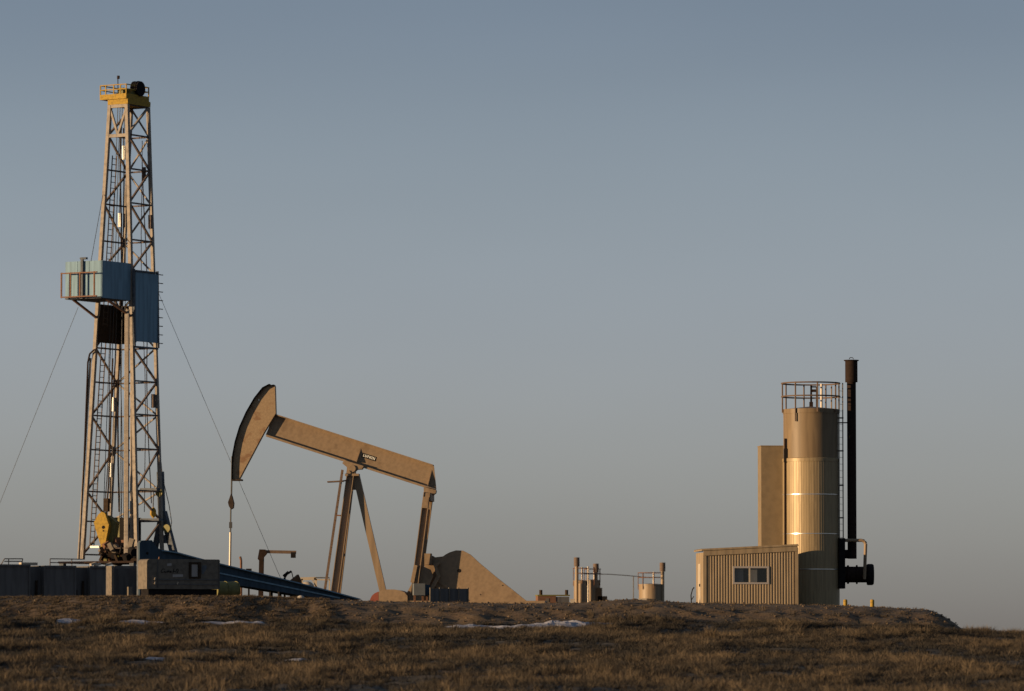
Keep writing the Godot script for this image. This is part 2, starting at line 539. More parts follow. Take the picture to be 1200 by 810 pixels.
func build_grass() -> void:
	var r := RandomNumberGenerator.new()
	r.seed = 77
	var kinds := [tuft_mesh(1, 26, 0.23, 0.17, 0.006), tuft_mesh(2, 26, 0.15, 0.2, 0.007), tuft_mesh(3, 30, 0.34, 0.2, 0.0055)]
	var what := ["dry tan bunch grass covering the prairie below the pad", "short matted brown grass between the taller tufts", "tall dry straw grass standing in loose patches"]
	var xf := [[], [], []]
	var cols := [[], [], []]
	for i in 120000:
		var d := 97.0 + 99.5 * sqrt(r.randf())
		var half := d * 0.118 + 3.0
		var x := r.randf_range(-half, half)
		var m := pad_mask(x, d)
		if m > 0.06 and r.randf() > 0.05:
			continue
		if snow_at(x, d + 1.2) > -0.1 or snow_at(x, d) > -0.12:
			continue
		var p1 := n_low.get_noise_2d(x * 3.4, d * 1.1)
		var p2 := n_mid.get_noise_2d(x * 0.55 + 20.0, d * 0.3)
		var p3 := n_mid.get_noise_2d(x * 1.5 + 70.0, d * 0.8)
		var lush := p1 * 0.7 + p2 * 0.8 + p3 * 0.5
		if lush < -0.16 and r.randf() < 0.72:
			continue
		var k := 1
		if lush > 0.02:
			k = 0
		if lush > 0.36 or r.randf() < 0.012:
			k = 2
		var s := r.randf_range(0.6, 1.3)
		var b := Basis(Vector3.UP, r.randf() * TAU).scaled(Vector3(s, s * r.randf_range(0.7, 1.25), s))
		xf[k].append(Transform3D(b, Vector3(x, height(x, d) - 0.02, -d)))
		var tone := clampf(0.42 + lush * 0.75 + r.randf_range(-0.3, 0.3), 0.0, 1.0)
		cols[k].append(Color(0.016, 0.014, 0.011).lerp(Color(0.118, 0.083, 0.046), tone * tone))
	# the pad's shoulder, bare on one side and overgrown on the other
	for i in 26000:
		var d := r.randf_range(193.0, 201.0)
		var x := r.randf_range(-25.0, 20.0)
		var dense := 0.75 if x < -5.5 + n_low.get_noise_2d(d, x) * 3.0 else 0.05
		if r.randf() > dense or snow_at(x, d) > -0.1:
			continue
		var k := 1 if r.randf() < 0.8 else 0
		var s := r.randf_range(0.35, 0.85)
		xf[k].append(Transform3D(Basis(Vector3.UP, r.randf() * TAU).scaled(Vector3.ONE * s), Vector3(x, height(x, d) - 0.02, -d)))
		cols[k].append(Color(0.04, 0.028, 0.017).lerp(Color(0.11, 0.076, 0.042), r.randf()))
	for k in 3:
		scatter("dry_grass", what[k], "grass", kinds[k], M.grass, xf[k], cols[k])
	# clods of dug earth on the face of the pad
	var st := mb()
	var rr := RandomNumberGenerator.new()
	rr.seed = 5
	var dirs := [Vector3.RIGHT, Vector3.LEFT, Vector3.UP, Vector3.DOWN, Vector3.BACK, Vector3.FORWARD]
	var q := []
	for v in dirs:
		q.append(v * rr.randf_range(0.7, 1.2) + Vector3(rr.randf_range(-0.2, 0.2), rr.randf_range(-0.2, 0.2), rr.randf_range(-0.2, 0.2)))
	for a in [0, 1]:
		for b in [2, 3]:
			for c in [4, 5]:
				var n: Vector3 = (q[b] - q[a]).cross(q[c] - q[a]).normalized()
				if n.dot(q[a] + q[b] + q[c]) < 0.0:
					n = -n
				st.set_color(Color(1, 1, 1))
				tri(st, q[a], q[b], q[c], n, n, n)
	var cx := []
	var cc := []
	for i in 6000:
		var d := r.randf_range(192.4, 199.5)
		var x := r.randf_range(-26.0, 20.0)
		var m := pad_mask(x, d)
		if m < 0.08 or snow_at(x, d) > 0.0:
			continue
		var s := 0.018 + 0.06 * pow(r.randf(), 4.0)
		cx.append(Transform3D(Basis.from_euler(Vector3(r.randf() * 6.0, r.randf() * 6.0, r.randf() * 6.0)).scaled(Vector3(s, s * 0.8, s)), Vector3(x, height(x, d) + s * 0.25, -d)))
		cc.append(Color(0.064, 0.042, 0.024).lerp(Color(0.12, 0.081, 0.048), r.randf()))
	scatter("earth_clods", "loose brown earth clods strewn on the face of the pad", "soil", st.commit(), M.clod, cx, cc)
	# one pointed clump that stands above the rest
	var o := thing("grass_clump", "pointed tan grass clump standing above the prairie in front of the shed", "grass clump", ground_at(832, 176.0))
	for k in 3:
		var mi := MeshInstance3D.new()
		mi.mesh = tuft_mesh(31 + k, 90, 0.55 + 0.12 * k, 0.5 - 0.14 * k, 0.012)
		var gm: StandardMaterial3D = M.grass.duplicate()
		gm.albedo_color = Color(0.12, 0.083, 0.046).linear_to_srgb()
		mi.material_override = gm
		mi.name = "blades"
		o.add_child(mi, true)

# ------------------------------------------------------------------ pump jack
func build_pump_jack() -> void:
	var o := thing("pump_jack", "tan pump jack with raised horsehead and tilted walking beam", "pump jack", ground_at(415, 222.0), -3.0)
	var st: SurfaceTool
	# walking beam
	var a := on(o, 316.5, 497.7)
	var b := on(o, 507.0, 559.0)
	var dir := (b - a).normalized()
	var up := Vector3(-dir.y, dir.x, 0)
	var beam := Node3D.new()
	beam.name = "walking_beam"
	o.add_child(beam)
	st = mb()
	prism(st, poly(o, [[321.5, 485.9], [508.6, 545.4], [511.4, 573.4], [311.4, 509.6]]), -0.018, 0.018)
	part(st, "web", M.tan, beam)
	st = mb()
	bar(st, a + up * 0.505, b + up * 0.505 - dir * 0.14, 0.42, 0.05)
	part(st, "top_flange", M.tan, beam)
	st = mb()
	bar(st, a - up * 0.525, b - up * 0.525 + dir * 0.32, 0.42, 0.09)
	part(st, "bottom_flange", M.tan, beam)
	for s in [[422.3, 525.6, 417.5, 541.5], [505.5, 550.5, 501.0, 569.3]]:
		for zs in [1.0, -1.0]:
			var tp := on(o, s[0], s[1])
			var bt := on(o, s[2], s[3])
			var f := [Vector3(tp.x, tp.y, zs * 0.02), Vector3(bt.x, bt.y, zs * 0.02), Vector3(bt.x, bt.y, zs * 0.21)]
			st = mb()
			var e := dir * 0.035
			for sg in [0.0, 1.0]:
				var nn: Vector3 = -dir if sg == 0.0 else dir
				tri(st, f[0] + e * sg, f[1] + e * sg, f[2] + e * sg, nn, nn, nn)
			for k in 3:
				var p: Vector3 = f[k]
				var q: Vector3 = f[(k + 1) % 3]
				var n := (q - p).cross(dir).normalized()
				if n.dot((p + q) * 0.5 - (f[0] + f[1] + f[2]) / 3.0) < 0.0:
					n = -n
				quad(st, p, q, q + e, p + e, n)
			part(st, "stiffener", M.tan, beam)
	# name plate, white letters on dark
	st = mb()
	var pc := on(o, 432.6, 535.8)
	box(st, Vector3(pc.x, pc.y, 0.022), Vector3(0.66, 0.2, 0.008), Basis(dir, up, Vector3(0, 0, 1)))
	var np := part(st, "name_plate", M.black, beam)
	var tm := TextMesh.new()
	tm.text = "LUFKIN"
	var sf := SystemFont.new()
	sf.font_names = PackedStringArray(["Droid Sans"])
	sf.font_weight = 700
	tm.font = sf
	tm.font_size = 64
	tm.pixel_size = 0.0025
	tm.depth = 0.01
	var ti := MeshInstance3D.new()
	ti.mesh = tm
	ti.material_override = M.white
	ti.name = "lettering"
	ti.transform = Transform3D(Basis(dir, up, Vector3(0, 0, 1)), Vector3(pc.x, pc.y, 0.033))
	np.add_child(ti)
	# horsehead
	var arc := [[321.7, 452.0], [316.6, 451.2], [308.8, 455.2], [299.3, 467.2], [289.8, 483.6], [282.0, 500.9], [276.8, 518.2], [273.9, 533.7], [273.0, 549.0], [273.0, 562.2]]
	var outline := arc.duplicate()
	outline.append_array([[281.0, 561.6], [309.6, 507.8], [323.6, 485.0], [322.7, 452.5]])
	st = mb()
	prism(st, poly(o, outline), -0.27, 0.27)
	var head := part(st, "horsehead", M.tan_rusty, o, "rust-stained horsehead side plates")
	st = mb()
	var op := poly(o, arc)
	var tp2 := PackedVector2Array()
	var inner := []
	for i in op.size():
		var t := (op[mini(i + 1, op.size() - 1)] - op[maxi(i - 1, 0)]).normalized()
		var nrm := Vector2(t.y, -t.x)
		if nrm.x > 0.0:
			nrm = -nrm
		tp2.append(op[i] + nrm * 0.035)
		inner.append(op[i] - nrm * 0.03)
	inner.reverse()
	for p in inner:
		tp2.append(p)
	prism(st, tp2, -0.405, 0.405)
	part(st, "cable_track", M.grease, head, "dark greasy curved track")
	st = mb()
	for p in [[303.3, 468.7]]:
		var c := on(o, p[0], p[1], 0.27)
		tube(st, c, c + Vector3(0, 0, 0.012), 0.035, 0.035, 12)
	part(st, "pin", M.white, head)
	st = mb()
	var hk := on(o, 276.0, 562.0)
	box(st, hk + Vector3(0.08, -0.03, 0), Vector3(0.45, 0.07, 0.7))
	part(st, "toe_plate", M.grease, head)
	# bridle, carrier bar and polished rod
	for zs in [-0.16, 0.16]:
		st = mb()
		var c0 := on(o, 271.9, 535.0); c0.z = zs
		var c1 := on(o, 271.0, 584.0); c1.z = zs
		tube(st, c0, c1, 0.022)
		part(st, "bridle_cable", M.cable, o)
	st = mb()
	prism(st, poly(o, [[271.0, 579.0], [267.6, 589.0], [268.6, 593.5], [271.0, 597.0], [273.6, 595.5], [274.2, 590.0], [272.2, 582.0]]), -0.22, 0.22)
	part(st, "carrier_bar", M.grease, o)
	st = mb()
	var r0 := on(o, 270.3, 596.0)
	var r1 := on(o, 270.0, 624.0)
	tube(st, r0, r1, 0.035)
	box(st, on(o, 270.2, 615.5), Vector3(0.13, 0.27, 0.13))
	part(st, "rod_clamp", M.cable, o)
	st = mb()
	tube(st, r1, on(o, 268.9, 690.0), 0.055)
	part(st, "polished_rod", M.rod, o)
	# samson post
	for zs in [-1.0, 1.0]:
		st = mb()
		var t0 := on(o, 411.0, 557.0); t0.z = zs * 0.2
		var t1 := on(o, 391.6, 709.0); t1.z = zs * 0.72
		hbeam(st, t0, t1, 0.33, 0.3, 0.03)
		part(st, "leg", M.tan_streak, o)
	st = mb()
	bar(st, on(o, 417.5, 557.5), on(o, 452.5, 709.0), 0.34, 0.3)
	part(st, "leg", M.tan_streak, o)
	for py in [600.0, 650.0]:
		st = mb()
		var f: float = (py - 557.0) / 152.0
		var c := on(o, lerpf(411.0, 391.6, f), py)
		var hw := lerpf(0.2, 0.72, f)
		bar(st, c + Vector3(0, 0, hw), c - Vector3(0, 0, hw), 0.12, 0.12)
		part(st, "cross_brace", M.tan, o)
	st = mb()
	var sc := on(o, 413.0, 556.8)
	box(st, sc, Vector3(0.62, 0.1, 0.7))
	box(st, on(o, 416.5, 567.0), Vector3(0.25, 0.55, 0.3))
	part(st, "post_cap", M.tan, o)
	st = mb()
	prism(st, poly(o, [[404.4, 539.8], [426.7, 546.5], [424.6, 550.2], [418.7, 550.6], [416.5, 552.8], [417.2, 557.0], [406.0, 557.0], [406.8, 551.8], [407.2, 548.0], [401.6, 543.2]]), -0.3, 0.3)
	var cb := part(st, "center_bearing", M.tan, o)
	st = mb()
	var bc := on(o, 412.6, 549.3, 0.3)
	tube(st, bc, bc + Vector3(0, 0, 0.06), 0.17, 0.16, 20)
	part(st, "bearing_cap", M.tan, cb)
	# ladder on the front legs
	var lad := Node3D.new()
	lad.name = "ladder"
	o.add_child(lad)
	var la := on(o, 402.0, 551.0)
	var lb := on(o, 378.8, 709.0)
	for zs in [0.1, 0.52]:
		st = mb()
		bar(st, Vector3(la.x, la.y, zs), Vector3(lb.x, lb.y, zs), 0.05, 0.075)
		part(st, "rail", M.rail_brown, lad)
	st = mb()
	var steps := int((la.y - lb.y) / 0.3)
	for i in steps:
		var p := la.lerp(lb, (i + 0.5) / steps)
		tube(st, Vector3(p.x, p.y, 0.1), Vector3(p.x, p.y, 0.52), 0.015, 0.015, 6)
	part(st, "rungs", M.rail_brown, lad).set_meta("kind", "stuff")
	for s in [[394.0, 604.0, 401.0, 604.5], [400.0, 564.0, 408.0, 563.0]]:
		st = mb()
		bar(st, on(o, s[0], s[1], 0.35), on(o, s[2], s[3], 0.35), 0.06, 0.06)
		part(st, "bracket", M.rust, lad)
	st = mb()
	box(st, on(o, 393.0, 564.5, 0.3), Vector3(0.7, 0.06, 0.5), Basis(Vector3(0, 0, 1), 0.05))
	part(st, "platform", M.rail_brown, lad)
	# tail bearing, equalizer and pitman arms
	st = mb()
	prism(st, poly(o, [[497.0, 571.0], [511.4, 574.8], [511.0, 578.0], [508.0, 580.5], [497.2, 577.5]]), -0.32, 0.32)
	part(st, "tail_bearing", M.tan, o)
	st = mb()
	var ec := on(o, 503.0, 583.0)
	box(st, ec, Vector3(0.3, 0.34, 2.3))
	part(st, "equalizer", M.tan, o)
	for zs in [-1.0, 1.0]:
		st = mb()
		var p0 := on(o, 502.3, 578.0); p0.z = zs * 1.06
		var p1 := on(o, 486.8, 697.0); p1.z = zs * 1.06
		hbeam(st, p0, p1, 0.3, 0.24, 0.03)
		var pm := part(st, "pitman_arm", M.tan, o)
		st = mb()
		box(st, p0.lerp(p1, 0.10) + Vector3(0, 0, zs * 0.02), Vector3(0.26, 0.5, 0.3), Basis(Vector3(0, 0, 1), -0.13))
		part(st, "arm_shoe", M.tan, pm)
		st = mb()
		box(st, p0.lerp(p1, 0.80) + Vector3(-0.1, 0, zs * 0.04), Vector3(0.16, 0.8, 0.28), Basis(Vector3(0, 0, 1), -0.2))
		part(st, "crank_pin_bearing", M.tan, pm)
	# gear reducer, cranks and counterweights
	st = mb()
	prism(st, poly(o, [[499.0, 709.0], [498.0, 662.0], [499.0, 653.0], [507.0, 651.5], [510.0, 653.5], [522.0, 652.0], [531.0, 660.0], [534.0, 709.0]]), -0.5, 0.36)
	part(st, "gear_reducer", M.tan, o)
	st = mb()
	box(st, on(o, 501.8, 655.4, 0.45), Vector3(0.32, 0.5, 0.4))
	part(st, "brake_housing", M.tan, o)
	st = mb()
	prism(st, poly(o, [[509.0, 661.5], [516.0, 658.5], [517.0, 661.0], [513.0, 664.5], [517.5, 676.0], [511.5, 687.0], [506.0, 694.0], [504.5, 691.0], [510.0, 680.0], [513.0, 675.0]]), 0.4, 0.72)
	part(st, "brake_cable_guard", M.tan, o)
	for zs in [-1.0, 1.0]:
		st = mb()
		var z0: float = 0.66 if zs > 0.0 else -0.9
		prism(st, poly(o, [[492.0, 669.0], [499.0, 665.0], [506.0, 668.0], [509.0, 676.0], [505.0, 685.0], [492.0, 716.0], [464.0, 716.0], [478.0, 696.0], [486.0, 681.0]]), z0, z0 + 0.24)
		var cr := part(st, "crank", M.tan, o)
		st = mb()
		var cw0: float = 0.55 if zs > 0.0 else -1.35
		prism(st, poly(o, [[446.5, 716.0], [446.5, 694.0], [450.0, 692.4], [456.0, 691.3], [464.0, 691.3], [471.0, 692.3], [476.5, 694.6], [480.0, 699.0], [480.0, 716.0]]), cw0, cw0 + 0.8)
		part(st, "counterweight", M.tan, cr)
		st = mb()
		prism(st, poly(o, [[435.8, 716.0], [436.4, 703.0], [438.6, 698.6], [442.0, 695.6], [446.3, 693.8], [446.3, 716.0]]), cw0, cw0 + 0.8)
		part(st, "counterweight", M.red, cr, "red painted end of the counterweight")
	# belt guard with its round window
	var gp := [[512.0, 690.0], [509.5, 678.0], [510.5, 664.0], [516.0, 655.0], [523.0, 650.0], [528.0, 647.4], [535.0, 645.3], [543.0, 645.6], [551.5, 650.0], [563.0, 660.6], [583.0, 677.3], [603.0, 693.0], [623.0, 709.0], [555.0, 709.0], [527.0, 694.0]]
	st = mb()
	prism(st, poly(o, gp), -0.05, 0.4)
	var gd := part(st, "belt_guard", M.tan, o)
	for h in [[538.0, 669.0, 0.085], [589.0, 686.3, 0.025], [563.0, 697.0, 0.025]]:
		st = mb()
		var c := on(o, h[0], h[1], 0.4)
		tube(st, c, c + Vector3(0, 0, 0.01), h[2], h[2], 20)
		part(st, "hole", M.black, gd)
	st = mb()
	bar(st, on(o, 514.0, 681.0, 0.42), on(o, 553.0, 709.5, 0.42), 0.1, 0.09)
	part(st, "guard_frame", M.tan, gd)
	st = mb()
	var s0 := on(o, 385.0, 705.0)
	var s1 := on(o, 640.0, 705.0)
	box(st, Vector3((s0.x + s1.x) * 0.5, 0.02, 0), Vector3(s1.x - s0.x, 0.3, 2.6))
	part(st, "base_skid", M.tan, o)

	# wellhead under the rod
	var wp := ground_at(268.9, 222.2)
	var w := thing("wellhead", "dark wellhead under the polished rod of the pump jack", "wellhead", wp)
	st = mb()
	lathe(st, Vector3.ZERO, [[0.0, -0.1], [0.3, -0.1], [0.3, 0.15], [0.14, 0.15], [0.14, 0.6], [0.26, 0.6], [0.26, 0.7], [0.1, 0.7], [0.1, 1.2], [0.07, 1.25], [0.0, 1.25]], 20)
	part(st, "casing_head", M.grease, w)
	st = mb()
	tube(st, Vector3(-0.5, 0.5, 0), Vector3(0.5, 0.5, 0), 0.06)
	part(st, "flow_line", M.grease, w)

# ------------------------------------------------------------------ treater, shed and neighbours
func build_treater() -> void:
	var o := thing("heater_treater", "tall tan treater vessel with metal jacket and black flue stack", "treater", ground_at(951, 222.0))
	var hy := func(py: float) -> float: return on(o, 951, py).y
	var st: SurfaceTool
	var yj: float = hy.call(538.0)
	var yt: float = hy.call(480.0)
	st = mb()
	lathe(st, Vector3.ZERO, [[1.238, yj - 0.2], [1.238, yt - 0.2], [1.262, yt - 0.2], [1.262, yt], [0.0, yt + 0.14]], 96)
	part(st, "upper_shell", M.shell, o)
	# sheet jacket: many narrow sheets with slightly different lie
	st = mb()
	var n := 220
	var rads := []
	var rn := FastNoiseLite.new()
	rn.seed = 12; rn.frequency = 0.5
	for i in n:
		var t := TAU * i / n
		rads.append(1.268 + 0.005 * rn.get_noise_2d(cos(t) * 26.0, sin(t) * 26.0) + 0.002 * sin(i * 1.9))
	for i in n:
		var j := (i + 1) % n
		var d0: Vector3 = Vector3(cos(TAU * i / n), 0, sin(TAU * i / n)) * rads[i]
		var d1: Vector3 = Vector3(cos(TAU * (i + 1) / n), 0, sin(TAU * (i + 1) / n)) * rads[j]
		var nn := Vector3(d1.z - d0.z, 0, -(d1.x - d0.x)).normalized()
		if nn.dot(d0) < 0.0:
			nn = -nn
		quad(st, d0 + Vector3(0, -0.4, 0), d1 + Vector3(0, -0.4, 0), d1 + Vector3(0, yj, 0), d0 + Vector3(0, yj, 0), nn)
	var jk := part(st, "jacket", M.jacket, o)
	st = mb()
	lathe(st, Vector3.ZERO, [[1.27, yj - 0.14], [1.295, yj - 0.14], [1.295, yj], [1.24, yj + 0.03]], 96)
	part(st, "collar", M.jacket, jk)
	for py in [580.0, 626.0, 667.5]:
		st = mb()
		var yb: float = hy.call(py)
		lathe(st, Vector3(0, yb, 0), [[1.27, -0.022], [1.288, -0.018], [1.288, 0.018], [1.27, 0.022]], 96)
		part(st, "band", M.steel, jk)
	# guard rail round the top
	var gr := Node3D.new()
	gr.name = "guard_rail"
	o.add_child(gr)
	var rl := 1.31
	for py in [449.5, 465.0]:
		st = mb()
		ring(st, Vector3(0, hy.call(py), 0), rl, 0.036, 48)
		part(st, "rail", M.rail_brown, gr)
	for k in 8:
		st = mb()
		var th := deg_to_rad(-35.0 + 45.0 * k)
		var p := Vector3(sin(th) * rl, 0, cos(th) * rl)
		tube(st, p + Vector3(0, hy.call(495.0 if k == 0 else 484.0), 0), p + Vector3(0, hy.call(448.6), 0), 0.034, 0.034, 8)
		part(st, "post", M.rail_brown, gr)
	# pipes on the roof
	st = mb()
	path(st, [on(o, 950.7, 484, -0.3), on(o, 950.7, 452, -0.3)], 0.045)
	path(st, [on(o, 957.0, 484, -0.3), on(o, 957.0, 453.5, -0.3), on(o, 951.0, 453.5, -0.3)], 0.03)
	box(st, on(o, 950.7, 474.0, -0.3), Vector3(0.16, 0.22, 0.16))
	box(st, on(o, 954.0, 458.0, -0.3), Vector3(0.16, 0.12, 0.12))
	part(st, "relief_valve", M.rust_black, o)
	st = mb()
	path(st, [on(o, 962.8, 484, -0.2), on(o, 962.8, 450, -0.2)], 0.05)
	part(st, "vent_pipe", M.rod, o)
	st = mb()
	path(st, [on(o, 974.5, 484, 0.1), on(o, 974.5, 452, 0.1)], 0.03)
	part(st, "vent_pipe", M.tan, o)
	# ladder up the side
	var lad := Node3D.new()
	lad.name = "ladder"
	o.add_child(lad)
	var y0: float = hy.call(634.0)
	var y1: float = hy.call(449.0)
	var ra := Vector3(1.24, 0, 0.46)
	var rb := Vector3(1.44, 0, 0.05)
	for p in [ra, rb]:
		st = mb()
		bar(st, p + Vector3(0, y0, 0), p + Vector3(0, y1, 0), 0.05, 0.05)
		part(st, "rail", M.grey_tan, lad)
	st = mb()
	var k0 := int((y1 - y0) / 0.3)
	for i in k0:
		var y := y0 + (i + 0.5) * 0.3
		tube(st, ra + Vector3(0, y, 0), rb + Vector3(0, y, 0), 0.009, 0.009, 6)
	part(st, "rungs", M.cable, lad).set_meta("kind", "stuff")
	for py in [490.0, 528.6, 569.0, 607.0]:
		st = mb()
		var y: float = hy.call(py)
		bar(st, Vector3(1.1, y, 0.1), Vector3(1.47, y, 0.1), 0.08, 0.06)
		part(st, "bracket", M.cable, lad)
	# flue stack
	var sx := on(o, 998.3, 560).x
	var fs := Node3D.new()
	fs.name = "flue_stack"
	o.add_child(fs)
	var yl: float = hy.call(655.0)
	st = mb()
	tube(st, Vector3(sx, yl, 0), Vector3(sx, hy.call(440.0), 0), 0.205, 0.205, 28)
	part(st, "flue", M.rust_black, fs)
	st = mb()
	lathe(st, Vector3(sx, 0, 0), [[0.2, hy.call(448.0)], [0.28, hy.call(448.0)], [0.28, hy.call(423.5)], [0.34, hy.call(423.0)], [0.34, hy.call(422.0)], [0.0, hy.call(421.5)]], 28)
	part(st, "hood", M.rust_black, fs)
	st = mb()
	var hc := Vector3(sx, hy.call(421.0), 0)
	path(st, [hc + Vector3(-0.1, 0, 0), hc + Vector3(-0.06, 0.07, 0), hc + Vector3(0.06, 0.07, 0), hc + Vector3(0.1, 0, 0)], 0.015)
	part(st, "lifting_eye", M.rust_black, fs)
	st = mb()
	tube(st, Vector3(1.2, yl + 0.21, 0), Vector3(sx, yl + 0.21, 0), 0.2, 0.2, 24)
	part(st, "flue_elbow", M.black, fs)
	st = mb()
	var yk: float = hy.call(495.5)
	bar(st, Vector3(1.2, yk, 0), Vector3(sx, yk, 0), 0.08, 0.05)
	part(st, "stay", M.rust_black, fs)
	# fire tube and burner
	var bu := Node3D.new()
	bu.name = "burner"
	o.add_child(bu)
	st = mb()
	var bx0 := on(o, 982.5, 660).x
	var bx1 := on(o, 989.6, 660).x
	box(st, Vector3((bx0 + bx1) * 0.5, (hy.call(631.0) + hy.call(690.0)) * 0.5, 0), Vector3(bx1 - bx0, hy.call(631.0) - hy.call(690.0), 1.2))
	part(st, "flange_plate", M.black, bu)
	var ax := Basis(Vector3(0, 0, 1), -PI / 2)
	var yb2: float = hy.call(673.5)
	var L := (on(o, 1016, 673).x - bx1)
	st = mb()
	lathe(st, Vector3(bx1, yb2, 0), [[0.36, 0.0], [0.36, 0.12], [0.42, 0.12], [0.42, 0.2], [0.36, 0.2], [0.36, L * 0.52], [0.43, L * 0.52], [0.43, L * 0.58], [0.36, L * 0.58], [0.36, L]], 32, ax)
	part(st, "fire_tube", M.rust_black, bu)
	st = mb()
	lathe(st, Vector3(bx1, yb2, 0), [[0.0, L], [0.46, L], [0.48, L + 0.05], [0.48, L + 0.24], [0.44, L + 0.3], [0.0, L + 0.3]], 32, ax)
	part(st, "flame_arrestor", M.black, bu)
	st = mb()
	path(st, [on(o, 984, 633.4, 0.45), on(o, 1010.5, 633.4, 0.45), on(o, 1013.2, 634.6, 0.45), on(o, 1014.6, 637.5, 0.45), on(o, 1013.9, 655, 0.5), on(o, 1013.2, 679, 0.5)], 0.075, 14)
	part(st, "gas_pipe", M.tan, bu)
	# downcomer with valve beside the upper shell
	st = mb()
	path(st, [on(o, 920.3, 514, 0.55), on(o, 920.3, 705, 0.55)], 0.05)
	var dc := part(st, "downcomer", M.rust_black, o)
	st = mb()
	box(st, on(o, 920.8, 534.0, 0.55), Vector3(0.16, 0.62, 0.16))
	part(st, "valve", M.black, dc)

	# tall boxed enclosure next to it
	var e := thing("tall_enclosure", "tall narrow plain tan sheet metal enclosure behind the shed", "enclosure", ground_at(903.5, 222.4), 5.0)
	st = mb()
	var top := on(e, 903, 523.2).y
	var ex0 := on(e, 892.2, 600).x
	var ex1 := on(e, 918.3, 600).x
	box(st, Vector3((ex0 + ex1) * 0.5, top * 0.5 - 0.05, -0.55), Vector3(ex1 - ex0, top + 0.1, 1.1))
	part(st, "panel_box", M.buff, e)
	st = mb()
	box(st, Vector3((ex0 + ex1) * 0.5, top + 0.02, -0.55), Vector3(ex1 - ex0 + 0.04, 0.04, 1.14))
	part(st, "cap", M.buff, e)
	st = mb()
	bar(st, Vector3(ex1 - 0.04, 0, 0.02), Vector3(ex1 - 0.04, top, 0.02), 0.08, 0.03)
	part(st, "corner_trim", M.buff, e)

